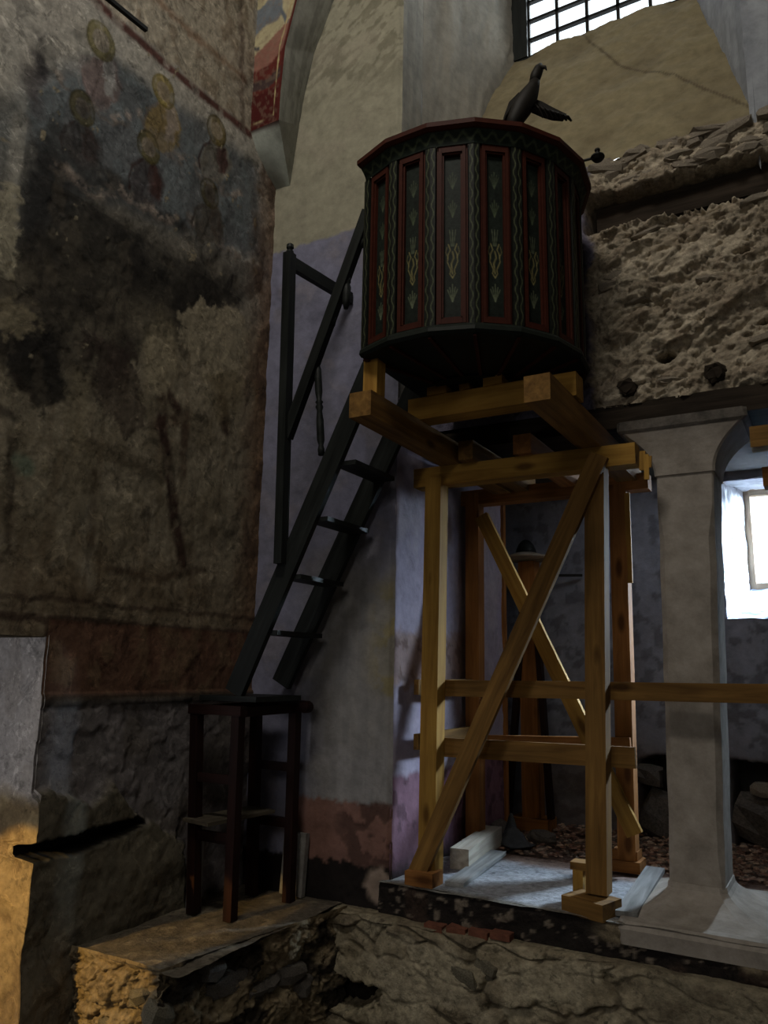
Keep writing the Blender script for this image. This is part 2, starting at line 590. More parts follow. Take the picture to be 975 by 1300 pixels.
def build_left_wall():
    g = GridMesh()
    y = np.concatenate([lin(1.30, 1.98, 30), lin(2.0, YP + 0.04, 230)])
    z = lin(-0.3, 7.4, 790)
    Yg, Zg = np.meshgrid(y, z, indexing='ij')

    def W(u, v):
        p = onX(u, v, XL)
        return (p.y, p.z)

    def PW(*uv):
        return [W(*p) for p in uv]
    n1 = fbm(Yg * 4, Zg * 4, 1, 6)
    n2 = fbm(Yg * 13, Zg * 9, 7, 5)
    n3 = fbm(Yg * 30, Zg * 30, 13, 4)
    streak = fbm(Yg * 26, Zg * 2.5, 21, 4)
    wob = (n2 - 0.5) * 0.16 + (n3 - 0.5) * 0.06

    def M(d, soft=0.04, off=0.0):
        return 1 - sstep(-soft, soft, d + wob * 0.6 + off)
    olive = srgb(126, 117, 99)
    col = np.broadcast_to(olive, Yg.shape + (3,)).copy()
    col = mixc(col, sstep(0.42, 0.62, n1) * 0.6, srgb(98, 88, 70))
    col = mixc(col, sstep(0.5, 0.68, n2) * 0.5, srgb(146, 136, 116))
    col = mixc(col, sstep(0.55, 0.7, streak) * 0.35, srgb(86, 72, 55))
    # pale upper part, streaks of limewash
    up = sstep(W(60, 330)[1], W(60, 120)[1], Zg)
    col = mixc(col, up * 0.7, srgb(164, 160, 152))
    # blue-green ground behind the figures
    sky = M(d_poly(Yg, Zg, PW((60, 90), (140, 70), (250, 150), (330, 215), (332, 330), (230, 300), (120, 250), (0, 330), (-80, 330), (-80, 180))), 0.07)
    col = mixc(col, sky * 0.8, srgb(66, 73, 80))
    col = mixc(col, sky * sstep(0.48, 0.6, n2) * 0.45, srgb(100, 108, 110))
    # soot
    soot = M(d_poly(Yg, Zg, PW((-150, 300), (0, 215), (70, 150), (120, 200), (200, 262), (270, 310), (336, 345), (334, 372), (280, 395), (250, 432), (190, 430), (140, 500), (90, 515), (20, 490), (-20, 440), (-150, 460))), 0.10)
    rag = (n2 - .5) * 1.3 + (n3 - .5) * 0.9
    soot = 0.30 * soot + 0.70 * sstep(0.36, 0.56, soot + rag * 0.9)
    soot = np.where(Zg > W(100, 250)[1], soot * 0.75, soot)
    col = mixc(col, soot * (0.62 + 0.3 * sstep(0.35, 0.6, n1)), srgb(42, 38, 33))
    core = M(d_poly(Yg, Zg, PW((90, 245), (190, 300), (330, 365), (300, 385), (245, 410), (150, 370), (30, 300), (10, 200), (60, 180))), 0.09)
    col = mixc(col, core * 0.65, srgb(24, 22, 20))
    sm = M(d_poly(Yg, Zg, PW((14, 425), (75, 430), (85, 505), (45, 515), (15, 480))), 0.13)
    sm = sstep(0.36, 0.54, sm + rag * 0.9)
    col = mixc(col, sm * 0.8, srgb(24, 22, 20))
    sm = M(d_poly(Yg, Zg, PW((110, 430), (160, 440), (185, 520), (165, 560), (120, 500))), 0.15)
    sm = sstep(0.36, 0.54, sm + rag * 0.9)
    col = mixc(col, sm * 0.65, srgb(48, 36, 32))
    # bare flaked patches
    fl = sstep(0.60, 0.66, fbm(Yg * 9, Zg * 7, 33, 6)) * soot
    col = mixc(col, fl * 0.35, srgb(84, 76, 64))
    # band of pale limewash falling at the far left
    ww = M(d_poly(Yg, Zg, PW((-150, 60), (30, 60), (38, 190), (20, 290), (-150, 330))), 0.05)
    col = mixc(col, ww * (0.3 + 0.6 * sstep(0.4, 0.6, streak)), srgb(150, 146, 136))
    # clouds under the figures and the figures
    def blob(uv, ru, rv, c, a, soft=0.02):
        nonlocal col
        cy, cz = W(*uv)
        e = (W(uv[0] + ru, uv[1])[0] - cy)
        ez = abs(W(uv[0], uv[1] + rv)[1] - cz)
        d = (np.hypot((Yg - cy) / e, (Zg - cz) / ez) - 1) * min(e, ez)
        col = mixc(col, M(d, soft) * a, c)

    def poly(pts, c, a, soft=0.012):
        nonlocal col
        col = mixc(col, M(d_poly(Yg, Zg, PW(*pts)), soft, 0.0) * a * (0.65 + 0.35 * sstep(0.35, 0.55, n2)), c)

    def pline(pts, wd, c, a, soft=0.006):
        nonlocal col
        s_ = abs(W(pts[0][0], pts[0][1] + wd)[1] - W(*pts[0])[1])
        col = mixc(col, (1 - sstep(s_ * 0.6, s_ * 1.3 + soft, d_line(Yg, Zg, PW(*pts)) + wob * 0.12)) * a * (0.5 + 0.5 * sstep(0.38, 0.5, n2)), c)

    def saint(u, v, k, robe, cloak, gold, skin, dirn=1):
        """enthroned figure half lost: robe, shoulders, ringed halo, face"""
        q = lambda *p: [(u + x_ * k * dirn, v + y_ * k) for x_, y_ in p]
        poly(q((-20, 62), (-26, 40), (-22, 22), (-8, 14), (6, 14), (16, 26), (22, 50), (18, 70), (0, 74)), cloak, 0.85)
        poly(q((2, 16), (12, 24), (18, 48), (14, 66), (4, 60), (0, 36)), robe, 0.85)
        pline(q((-24, 52), (-26, 38), (-20, 22), (-8, 15)), 1.4, robe * 0.6, 0.8)
        pline(q((-6, 18), (-2, 40), (-10, 60)), 1.0, cloak * 0.55, 0.7)
        cy, cz_ = W(u, v)
        s_ = abs(W(u, v + 20 * k)[1] - cz_)
        d = np.hypot((Yg - cy) * 1.15, Zg - cz_)
        ring = (1 - sstep(0.0, s_ * 0.10, abs(d - s_ * 0.82) - s_ * 0.16)) * (0.35 + 0.6 * sstep(0.34, 0.56, n2))
        col_ = mixc(col, (1 - sstep(s_ * 0.6, s_ * 0.72, d)) * 0.75, skin)
        col_ = mixc(col_, ring * 0.85, gold * 0.72)
        hair = (1 - sstep(s_ * 0.3, s_ * 0.55, np.hypot((Yg - cy) * 1.4, Zg - cz_ + s_ * 0.05)))
        col_ = mixc(col_, hair * 0.55, skin * 0.6)
        col_ = mixc(col_, (1 - sstep(0.004, 0.012, abs(d - s_))) * 0.6, gold * 0.35)
        return col_
    dk = srgb(58, 44, 38)
    pal = srgb(150, 136, 124)
    # pale scalloped clouds
    for base in (((72, 95), (88, 110), (100, 128), (118, 132), (134, 146), (150, 150), (164, 146)), ((178, 145), (186, 165), (205, 182), (220, 195), (238, 202)), ((66, 208), (84, 214), (100, 230), (118, 244), (136, 240), (152, 236)), ((152, 240), (170, 252), (190, 262), (206, 274), (222, 276)), ((246, 205), (254, 222), (272, 232), (290, 242), (304, 246)), ((240, 276), (254, 286), (272, 302), (290, 312), (308, 332))):
        bs = []
        for (xa, ya), (xb, yb) in zip(base[:-1], base[1:]):
            bs += [(xa, ya), ((xa + xb) / 2 + 1.5, (ya + yb) / 2 + 5)]
        pline(bs + [base[-1]], 3.0, pal, 0.62 * sstep(0.40, 0.56, n3), 0.03)
        pline([(a_, b_ + 5) for a_, b_ in bs], 1.2, pal * 0.4, 0.6, 0.01)
    blob((44, 100), 13, 48, srgb(66, 60, 60), 0.75, 0.03)
    blob((52, 78), 7, 18, srgb(40, 38, 40), 0.7, 0.03)
    col = saint(128, 52, 1.15, srgb(152, 150, 146), srgb(112, 96, 92), srgb(134, 124, 74), srgb(130, 120, 104))
    col = saint(104, 138, 1.05, srgb(62, 50, 46), srgb(60, 56, 54), srgb(84, 76, 40), srgb(70, 62, 52))
    col = saint(208, 116, 1.0, srgb(138, 126, 116), srgb(128, 108, 66), srgb(146, 128, 60), srgb(134, 118, 92))
    col = saint(189, 187, 1.0, srgb(60, 36, 30), srgb(64, 58, 58), srgb(96, 86, 40), srgb(112, 100, 82))
    col = saint(275, 166, 0.9, srgb(58, 30, 28), srgb(110, 104, 94), srgb(118, 100, 42), srgb(134, 120, 96))
    col = saint(266, 246, 0.9, srgb(66, 56, 48), srgb(72, 66, 58), srgb(80, 70, 34), srgb(72, 62, 50))
    # upper vault zone above the red band
    vz = M(d_poly(Yg, Zg, PW((112, -14), (320, 172), (330, -140), (60, -140))), 0.03)
    col = mixc(col, vz * 0.8, srgb(150, 140, 122))
    col = mixc(col, vz * sstep(0.5, 0.64, n2) * 0.55, srgb(108, 92, 74))

    def stroke(pts, wd, c, a, soft=0.02):
        nonlocal col
        s = abs(W(pts[0][0], pts[0][1] + wd)[1] - W(*pts[0])[1])
        col = mixc(col, M(d_line(Yg, Zg, PW(*pts)) - s, soft) * a, c)
    pline(((60, -70), (125, 5), (220, 90), (316, 170)), 5.5, srgb(76, 42, 36), 0.95, 0.015)
    stroke(((170, -30), (240, 40), (310, 100)), 4, srgb(112, 78, 54), 0.6, 0.03)
    stroke(((305, -60), (308, 160)), 3, srgb(64, 44, 36), 0.6, 0.02)
    # standing figures half lost below the soot
    for pts, wd, c, a in ((((205, 480), (205, 540), (215, 600), (222, 660), (232, 715)), 6, srgb(62, 40, 34), 0.75),
                          (((195, 540), (235, 530), (232, 600)), 5, srgb(80, 58, 46), 0.6),
                          (((205, 485), (225, 520)), 5, srgb(66, 42, 34), 0.7),
                          (((283, 510), (287, 545)), 7, srgb(62, 42, 36), 0.75),
                          (((120, 600), (115, 690)), 3, srgb(84, 68, 52), 0.6),
                          (((0, 520), (20, 530), (42, 505), (20, 480)), 4, srgb(60, 52, 44), 0.6),
                          (((14, 560), (8, 700)), 4, srgb(70, 60, 48), 0.6),
                          (((100, 560), (180, 590)), 9, srgb(96, 84, 66), 0.5),
                          (((130, 720), (200, 735), (260, 722)), 3, srgb(72, 58, 46), 0.6)):
        pline(pts, wd * 1.1, c * 0.62, min(1, a * 1.25), 0.02)
    blob((205, 450), 20, 55, srgb(134, 124, 100), 0.5, 0.05)
    blob((100, 520), 16, 45, srgb(120, 110, 88), 0.5, 0.04)
    blob((35, 590), 12, 10, srgb(104, 122, 104), 0.6, 0.03)
    blob((285, 480), 24, 60, srgb(116, 104, 78), 0.5, 0.06)
    for pts_, c_, a_ in ((((228, 398), (262, 384), (300, 392), (322, 430), (300, 470), (250, 470), (232, 440)), srgb(146, 136, 114), 0.8), (((-10, 235), (18, 230), (24, 300), (6, 345), (-10, 330)), srgb(156, 148, 126), 0.8), (((185, 430), (215, 425), (228, 470), (205, 500), (186, 480)), srgb(138, 128, 106), 0.7), (((0, 375), (40, 385), (50, 415), (10, 430), (-20, 410)), srgb(124, 114, 92), 0.7)):
        mk = sstep(0.40, 0.56, M(d_poly(Yg, Zg, PW(*pts_)), 0.12) + rag * 0.9)
        col = mixc(col, mk * a_, c_)
    # stained far corner
    cz = sstep(YP - 0.30, YP - 0.02, Yg + wob)
    col = mixc(col, cz * 0.7 * (Zg < 5.2), srgb(98, 68, 46))
    col = mixc(col, cz * sstep(0.5, 0.6, n2) * 0.6, srgb(58, 44, 36))
    low = 1 - sstep(W(150, 780)[1], W(150, 640)[1], Zg + wob)
    col = mixc(col, low * 0.35, srgb(104, 82, 60))
    # painted dado: dark line, dull red panel
    zt, zb = W(180, 795)[1], W(180, 884)[1]
    for zz, t_, a in ((W(180, 772)[1], 0.012, 0.6), (zt, 0.018, 0.8)):
        col = mixc(col, (1 - sstep(t_ * 0.6, t_ * 1.5, abs(Zg - zz + wob * 0.25))) * a, srgb(58, 42, 34))
    dado = (sstep(zb - 0.01, zb + 0.01, Zg) * (1 - sstep(zt - 0.01, zt + 0.01, Zg)))
    dado = dado * sstep(2.38, 2.42, Yg)
    col = mixc(col, dado * 0.85, srgb(92, 62, 48))
    col = mixc(col, dado * sstep(0.48, 0.62, n2) * 0.6, srgb(112, 92, 70))
    strip = dado * (1 - sstep(W(56, 840)[0], W(58, 840)[0], Yg))
    col = mixc(col, strip * 0.9, srgb(46, 36, 32))
    # lime panel below
    lp = 1 - sstep(zb - 0.02, zb, Zg)
    col = mixc(col, lp * 0.85, srgb(104, 100, 102))
    col = mixc(col, lp * sstep(0.5, 0.65, n1) * 0.5, srgb(88, 80, 70))
    # broken masonry
    brk = M(d_poly(Yg, Zg, PW((-200, 1000), (40, 1012), (75, 1002), (110, 1025), (140, 992), (178, 1040), (222, 1062), (232, 1100), (230, 1160), (150, 1260), (-200, 1500))), 0.015)
    col = mixc(col, brk * 0.92, srgb(86, 80, 66))
    col = mixc(col, brk * sstep(0.45, 0.6, n2) * 0.5, srgb(102, 95, 80))
    crack = d_poly(Yg, Zg, PW((-200, 1105), (0, 1078), (60, 1066), (120, 1050), (172, 1036), (180, 1044), (150, 1058), (90, 1080), (40, 1090), (-200, 1130)))
    ck = 1 - sstep(-0.006, 0.006, crack + (n3 - 0.5) * 0.02)
    col = mixc(col, (1 - sstep(0.0, 0.02, crack + (n3 - 0.5) * 0.02)) * 0.95, srgb(14, 12, 10))  # crack and its rim painted near black for the shade inside
    # relief
    dx = (n1 - 0.5) * 0.02 + (n2 - 0.5) * 0.016 + (n3 - 0.5) * 0.006
    dx = dx + fl * -0.004
    f1, f2, cid = worley(Yg * 3.0, Zg * 5.0, 5)
    rough = (fbm(Yg * 4, Zg * 5, 41, 7, 0.5) - 0.5) * 0.05 + (fbm(Yg * 22, Zg * 26, 45, 4) - 0.5) * 0.006
    dx = dx + brk * (0.05 + rough)
    dx = dx + lp * (1 - brk) * (sstep(0.45, 0.62, fbm(Yg * 7, Zg * 9, 61, 4)) * 0.010)
    ledge = (1 - sstep(0.02, 0.035, abs(Zg - zb + 0.01))) * sstep(2.38, 2.42, Yg)
    dx = dx + ledge * 0.012
    col = mixc(col, ledge * 0.8, srgb(48, 42, 36))  # dark colour stands in for the shadow line under the red panel
    dx = dx - ck * 0.15
    # doorway low at the near end of the wall
    yd = 2.42
    zd = W(40, 808)[1]
    P = np.stack([XL + dx, Yg, Zg], -1)
    keep = ~((Yg < yd - 0.02) & (Zg < zd))
    g.add(P, col, keep)
    # doorway jamb (faces the nave) and head
    zj = lin(-0.3, zd + 0.01, 190)
    ic = int(np.argmin(abs(y - yd)))
    dxe = np.interp(zj, z, np.maximum(dx[ic], dx[ic + 1]))
    tj = lin(0, 1, 60)
    Xg = (XL + dxe[None] + 0.004) * (1 - tj[:, None]) + (XL - 0.62) * tj[:, None]
    Zj = np.broadcast_to(zj[None], Xg.shape)
    a = fbm(Xg * 8, Zj * 8, 71, 6)
    lowj = 1 - sstep(0.98, 1.06, Zj + (a - 0.5) * 0.12)
    cj = np.broadcast_to(srgb(148, 142, 138), Xg.shape + (3,)).copy()
    cj = mixc(cj, sstep(0.5, 0.62, a) * 0.4, srgb(128, 120, 112))
    cj = mixc(cj, lowj, srgb(126, 110, 82))
    cj = mixc(cj, lowj * sstep(0.5, 0.6, a) * 0.6, srgb(88, 72, 52))
    jy = yd - 0.012 * lowj + (a - 0.5) * (0.012 + 0.06 * lowj) * sstep(0.0, 0.1, tj)[:, None]
    g.add(np.stack([Xg, jy, Zj], -1), cj)
    g.box((XL - 0.6, 0.2, zd), (XL - 0.03, yd + 0.0, zd + 0.15), srgb(110, 100, 84))
    g.box((XL - 0.6, yd + 0.08, 0), (XL - 0.26, YP + 0.3, 7.6), srgb(70, 62, 50))
    g.box((XL - 0.6, 0.2, zd + 0.1), (XL - 0.06, YP + 0.3, 7.6), srgb(110, 100, 84))
    g.box((XL - 0.9, -5.2, 0), (XL - 0.62, YP + 0.3, 7.6), srgb(120, 110, 92))
    g.box((XL - 0.6, -5.2, 0), (XL, 0.22, 7.6), srgb(120, 110, 92))
    g.box((XL - 0.6, 0.2, zd), (XL, 1.31, 7.6), srgb(120, 110, 92))
    o = g.build('wall_left', M_FRESCO)
    tag(o, 'soot-darkened fresco wall with faded haloed saints and broken masonry at its foot', kind='structure')
    return o


wall_left = build_left_wall()
p0, p1 = onX(132, -6, XL + 0.16), onX(186, 38, XL + 0.16)
rod = beam('iron_rod', p0 + (p0 - p1) * 0.6, p1, 0.022, 0.022, M_IRON, bevel=0.004, jit=0.001)
tag(rod, 'thin black iron rod sticking out high on the fresco wall', 'rod')

# ------------------------------------------------------------------ pier wall with ladder


def build_back_wall():
    g = GridMesh()
    x = lin(XL - 0.05, XP, 150)
    z = lin(0.30, 7.5, 560)
    Xg, Zg = np.meshgrid(x, z, indexing='ij')

    def W(u, v):
        p = onY(u, v, YP)
        return (p.x, p.z)

    def PW(*uv):
        return [W(*p) for p in uv]
    n1 = fbm(Xg * 4, Zg * 4, 101, 6)
    n2 = fbm(Xg * 12, Zg * 12, 107, 5)
    n3 = fbm(Xg * 34, Zg * 34, 113, 4)
    st = fbm(Xg * 16, Zg * 1.6, 121, 4)
    dia = fbm((Xg + Zg * 0.5) * 10, (Zg - Xg * 0.6) * 22, 125, 5)
    wob = (n2 - 0.5) * 0.1
    plaster = srgb(146, 142, 124)
    col = np.broadcast_to(plaster, Xg.shape + (3,)).copy()
    zup = W(450, 150)[1]
    col = mixc(col, sstep(zup, zup + 0.5, Zg) * sstep(0.44, 0.58, dia) * 0.65, srgb(104, 100, 84))
    col = mixc(col, sstep(0.5, 0.66, n1) * 0.35, srgb(156, 148, 132))
    zl = W(400, 306)[1]
    lav = 1 - sstep(-0.012, 0.012, Zg - zl + (n3 - 0.5) * 0.03)
    col = mixc(col, lav, srgb(124, 124, 144))
    col = mixc(col, lav * sstep(0.42, 0.64, n1) * 0.5, srgb(108, 107, 118))
    col = mixc(col, lav * sstep(0.50, 0.62, n2) * sstep(0.45, 0.6, n1) * 0.4, srgb(138, 132, 140))
    zm = W(450, 700)[1]
    low = (1 - sstep(zm - 0.35, zm + 0.25, Zg + wob * 2)) * sstep(W(360, 800)[0], W(430, 800)[0], Xg + wob)
    col = mixc(col, low * 0.7, srgb(142, 138, 128))
    col = mixc(col, low * sstep(0.5, 0.62, st) * 0.4, srgb(120, 118, 118))
    yel = low * sstep(W(455, 850)[0], W(505, 850)[0], Xg + wob * 1.2) * (1 - sstep(W(500, 745)[1], W(500, 715)[1], Zg + wob)) * sstep(W(500, 905)[1], W(500, 870)[1], Zg + wob)
    col = mixc(col, yel * (0.35 + 0.5 * sstep(0.5, 0.6, n2)), srgb(138, 126, 84))
    # dull pink dado and black plinth
    zp = W(450, 1018)[1]
    pk = 1 - sstep(-0.015, 0.015, Zg - zp + (n3 - 0.5) * 0.05)
    pk = pk * sstep(W(372, 1060)[0], W(378, 1060)[0], Xg)
    col = mixc(col, pk, srgb(124, 92, 82))
    worn = pk * sstep(W(415, 1060)[0], W(450, 1060)[0], Xg + wob * 2) * sstep(0.46, 0.54, n2)
    col = mixc(col, worn * 0.8, srgb(74, 54, 48))
    zk = 0.56
    bk = 1 - sstep(-0.01, 0.01, Zg - zk + (n3 - 0.5) * 0.05 + wob * 0.4)
    col = mixc(col, bk, srgb(30, 25, 23))
    fx, fz = W(480, 1125)
    fl = 1 - sstep(0.06, 0.10, np.hypot((Xg - fx) * 1.1, (Zg - fz) * 0.8) + wob * 1.2)
    col = mixc(col, fl * 0.9, srgb(150, 132, 118))
    dy = (n1 - 0.5) * 0.014 + (n2 - 0.5) * 0.008 + (n3 - 0.5) * 0.003 - fl * 0.01 - worn * 0.008
    P = np.stack([Xg, YP - dy, Zg], -1)
    # soft rounded arris
    e = sstep(XP - 0.03, XP, Xg)
    P[..., 1] += e * 0.02
    g.add(P, col)
    # return of the pier into the aisle
    y = lin(YP + 0.018, 5.56, 110)
    z2 = lin(0.30, 3.2, 220)
    Yg, Z2 = np.meshgrid(y, z2, indexing='ij')
    m1 = fbm(Yg * 5, Z2 * 4, 131, 6)
    m2 = fbm(Yg * 14, Z2 * 12, 137, 5)
    c2 = np.broadcast_to(srgb(150, 142, 158), Yg.shape + (3,)).copy()
    c2 = mixc(c2, sstep(0.45, 0.65, m1) * 0.5, srgb(166, 156, 160))
    band = (1 - sstep(0.12, 0.2, abs(Z2 - 1.66) + (m2 - 0.5) * 0.2)) * (1 - sstep(4.7, 5.2, Yg))
    c2 = mixc(c2, band * 0.7, srgb(132, 104, 86))
    c2 = mixc(c2, sstep(0.55, 0.6, m2) * band * 0.6, srgb(84, 62, 50))
    pk2 = 1 - sstep(-0.02, 0.02, Z2 - 1.02 + (m2 - 0.5) * 0.05)
    c2 = mixc(c2, pk2 * 0.85, srgb(112, 74, 88))
    c2 = mixc(c2, pk2 * sstep(0.5, 0.6, m2) * 0.6, srgb(66, 44, 52))
    c2 = mixc(c2, 1 - sstep(0.5, 0.6, Z2 + (m2 - 0.5) * 0.1), srgb(40, 34, 34))
    g.add(np.stack([XP + (m1 - 0.5) * 0.02 + (m2 - 0.5) * 0.012 - 0.02 * (1 - sstep(YP, YP + 0.04, Yg)), Yg, Z2], -1), c2, flip=True)
    g.box((XL - 0.3, YP + 0.05, 0.0), (XP - 0.04, 5.55, 7.6), srgb(110, 106, 100))
    g.box((XL - 0.3, 5.5, 0.0), (-2.75, YA + 0.6, 7.6), srgb(110, 106, 100))
    o = g.build('wall_back', M_PLASTER)
    tag(o, 'lavender and grey limewashed pier wall behind the black ladder, pink dado below', kind='structure')


build_back_wall()

# ------------------------------------------------------------------ springing of the painted wall arch


def build_arch():
    g = GridMesh()
    yf = YP - 0.30
    # outer (front) edge and inner (wall) edge of the arch, from the springer up
    front = [onY(*p, yf) for p in ((354, 152), (356, 118), (362, 60), (377, 0), (400, -70), (440, -150))]
    back = [onY(*p, YP) for p in ((380, 160), (384, 133), (399, 68), (424, 0), (456, -60), (505, -130))]
    foot = onY(368, 236, YP)

    def res(pts, n):
        pts = [Vector(p) for p in pts]
        s = [0]
        for i in range(1, len(pts)):
            s.append(s[-1] + (pts[i] - pts[i - 1]).length)
        t = np.linspace(0, s[-1], n)
        return np.stack([np.interp(t, s, [p[k] for p in pts]) for k in range(3)], -1)
    n = 120
    fr = res(front, n)
    bk = res(back, n)
    # painted face between the fresco wall and the arch edge
    m = 60
    t = lin(0, 1, m)
    Pf = np.zeros((m, n, 3))
    Pf[..., 0] = XL - 0.02 + (fr[None, :, 0] - XL + 0.02) * t[:, None]
    Pf[..., 1] = yf
    Pf[..., 2] = fr[None, :, 2]
    X, Z = Pf[..., 0], Pf[..., 2]

    def W(u, v):
        p = onY(u, v, yf)
        return (p.x, p.z)

    def PW(*uv):
        return [W(*p) for p in uv]
    n2 = fbm(X * 20, Z * 20, 203, 5)
    wob = (n2 - 0.5) * 0.02

    def M(d, s=0.008):
        return 1 - sstep(-s, s, d + wob)
    col = np.broadcast_to(srgb(170, 160, 128), X.shape + (3,)).copy()
    col = mixc(col, M(d_poly(X, Z, PW((300, 75), (322, 72), (345, 48), (380, 10), (380, 170), (300, 170)))), srgb(132, 92, 80))
    col = mixc(col, M(d_poly(X, Z, PW((300, 86), (325, 92), (345, 80), (380, 30), (380, 170), (300, 170)))), srgb(88, 36, 30))
    col = mixc(col, M(d_poly(X, Z, PW((300, 100), (320, 105), (340, 100), (370, 70), (370, 84), (340, 112), (318, 118), (300, 112)))), srgb(66, 52, 50))
    col = mixc(col, M(d_poly(X, Z, PW((300, 120), (325, 122), (345, 112), (380, 90), (380, 170), (300, 170)))), srgb(70, 22, 20))
    # grey beast
    col = mixc(col, M(d_poly(X, Z, PW((312, 20), (330, 12), (340, 0), (358, -4), (360, 12), (352, 26), (338, 32), (326, 44), (318, 52), (312, 50)))), srgb(104, 110, 116))
    col = mixc(col, M(d_line(X, Z, PW((356, 10), (362, 22), (364, 28))) - 0.012), srgb(92, 98, 104))
    col = mixc(col, M(d_line(X, Z, PW((316, 50), (318, 62), (328, 62))) - 0.014), srgb(64, 68, 74))
    # white fillet and dark border
    col = mixc(col, M(d_line(X, Z, PW((312, 163), (347, 146), (349, 118), (355, 60), (371, 0), (394, -70))) - 0.004, 0.004), srgb(172, 158, 116))
    col = mixc(col, sstep(0.5, 0.62, fbm(X * 40, Z * 40, 231, 5)) * 0.35, srgb(120, 100, 84))
    brd = 1 - sstep(0.012, 0.03, (fr[None, :, 0] - X))
    col = mixc(col, brd, srgb(78, 30, 26))
    g.add(Pf, col, flip=True)
    # soffit: from the front edge back to the wall
    k = lin(0, 1, 24)
    Ps = fr[None] * (1 - k[:, None, None]) + bk[None] * k[:, None, None]
    cs = np.broadcast_to(srgb(150, 150, 142), Ps.shape).copy()
    nn = fbm(Ps[..., 2] * 6, Ps[..., 1] * 30, 211, 5)
    cs = mixc(cs, sstep(0.45, 0.6, nn) * 0.5, srgb(104, 104, 98))
    g.add(Ps, cs, flip=True)
    # tapering foot of the soffit down to the point on the wall
    Pt = np.zeros((24, 30, 3))
    tt = lin(0, 1, 30)
    ft = np.array(foot)
    bow = np.sin(tt * math.pi) * 0.02
    for i, kk in enumerate(k):
        a0 = fr[0] * (1 - kk) + bk[0] * kk
        Pt[i] = a0[None] * (1 - tt[:, None]) + ft[None] * tt[:, None]
    g.add(Pt, srgb(140, 140, 132), flip=False)
    # impost: the face slopes back to the wall between the red field and the foot
    q = lin(0, 1, 30)
    lo_l = np.array(onY(334, 246, YP))
    Pi = np.zeros((40, 30, 3))
    s = lin(0, 1, 40)
    top_l = np.array((XL - 0.02, yf, fr[0][2]))
    for i, ss in enumerate(s):
        a0 = top_l * (1 - ss) + fr[0] * ss
        b0 = np.array((XL - 0.02, YP, lo_l[2])) * (1 - ss) + ft * ss
        Pi[i] = a0[None] * (1 - q[:, None]) + b0[None] * q[:, None]
        Pi[i, :, 1] -= np.sin(q * math.pi) * 0.05 * (1 - ss ** 3)
    ni = fbm(Pi[..., 0] * 9, Pi[..., 2] * 9, 223, 5)
    ci = np.broadcast_to(srgb(176, 181, 172), Pi.shape).copy()
    ci = mixc(ci, sstep(0.48, 0.6, ni) * 0.4, srgb(146, 147, 138))
    ci = mixc(ci, np.broadcast_to(1 - sstep(0.0, 0.12, q)[None], ni.shape), srgb(64, 40, 36))
    g.add(Pi, ci, flip=True)
    o = g.build('trim_1', M_PLASTER)
    tag(o, 'springing of a painted wall arch with red field and grey beast', kind='structure')


build_arch()

# ------------------------------------------------------------------ rubble wall above the arcade, window embrasure


def rubble_relief(A, B, seed, sa=4.0, sb=11.0, amp=1.0, tilt=0.12):
    """broken, layered masonry: terraced flakes, ragged joints, pits"""
    a, b = A, B - A * tilt
    wa = fbm(a * 4, b * 5, seed + 70, 5) - 0.5
    t = fbm(a * sa * 0.9 + wa, b * sb * 0.75 + wa * 2, seed, 6, 0.55) * 9
    fr = t - np.floor(t)
    ter = (np.floor(t) + sstep(0.55, 0.98, fr)) / 9
    f1, f2, cid = worley(a * sa + wa * 2.4, b * sb + wa * 3.4, seed + 3)
    st = sstep(0.0, 0.10, f2 - f1)
    pit = sstep(0.66, 0.74, fbm(a * 16, b * 26, seed + 31, 4))
    h = (ter - 0.5) * 0.17 + (cid - 0.5) * 0.022 - (1 - st) * 0.022
    h = h + (fbm(a * 26, b * 44, seed + 15, 5, 0.6) - 0.5) * 0.035 - pit * 0.03 + 0.03
    return h * amp, st, cid


STONES = []


def stone_meshes():
    for s in range(10):
        rnd = random.Random(900 + s)
        bm = bmesh.new()
        bmesh.ops.create_cube(bm, size=2.0)
        bmesh.ops.subdivide_edges(bm, edges=bm.edges[:], cuts=1, use_grid_fill=True)
        for v in bm.verts:
            q = v.co.copy()
            r = q.length
            v.co = q * (1.0 if r < 1.1 else (0.88 if r < 1.5 else 0.74))
            v.co += Vector((rnd.uniform(-1, 1), rnd.uniform(-1, 1), rnd.uniform(-1, 1))) * 0.18
        me = bpy.data.meshes.new('stone')
        bm.to_mesh(me)
        bm.free()
        me.materials.append(M_STONE)
        STONES.append(me)


stone_meshes()


def stone(parent, loc, size, rnd, name='stone', mat=None, rot=0.35):
    me = rnd.choice(STONES)
    o = bpy.data.objects.new(name, me)
    COL.objects.link(o)
    o.parent = parent
    o.location = loc
    o.scale = size
    o.rotation_euler = (rnd.uniform(-rot, rot), rnd.uniform(-rot, rot), rnd.uniform(-0.3, 0.3))
    if mat is not None:
        o.material_slots[0].link = 'OBJECT'
        o.material_slots[0].material = mat
    return o


ZW0, ZW1 = 3.02, 4.52       # rubble from the old lintel beam up to the embrasure
XE0, XE1 = XP, -0.16        # embrasure at the face
XW0, XW1 = -1.82, -0.52     # window at the back
YWN, ZWN = 5.02, 6.20


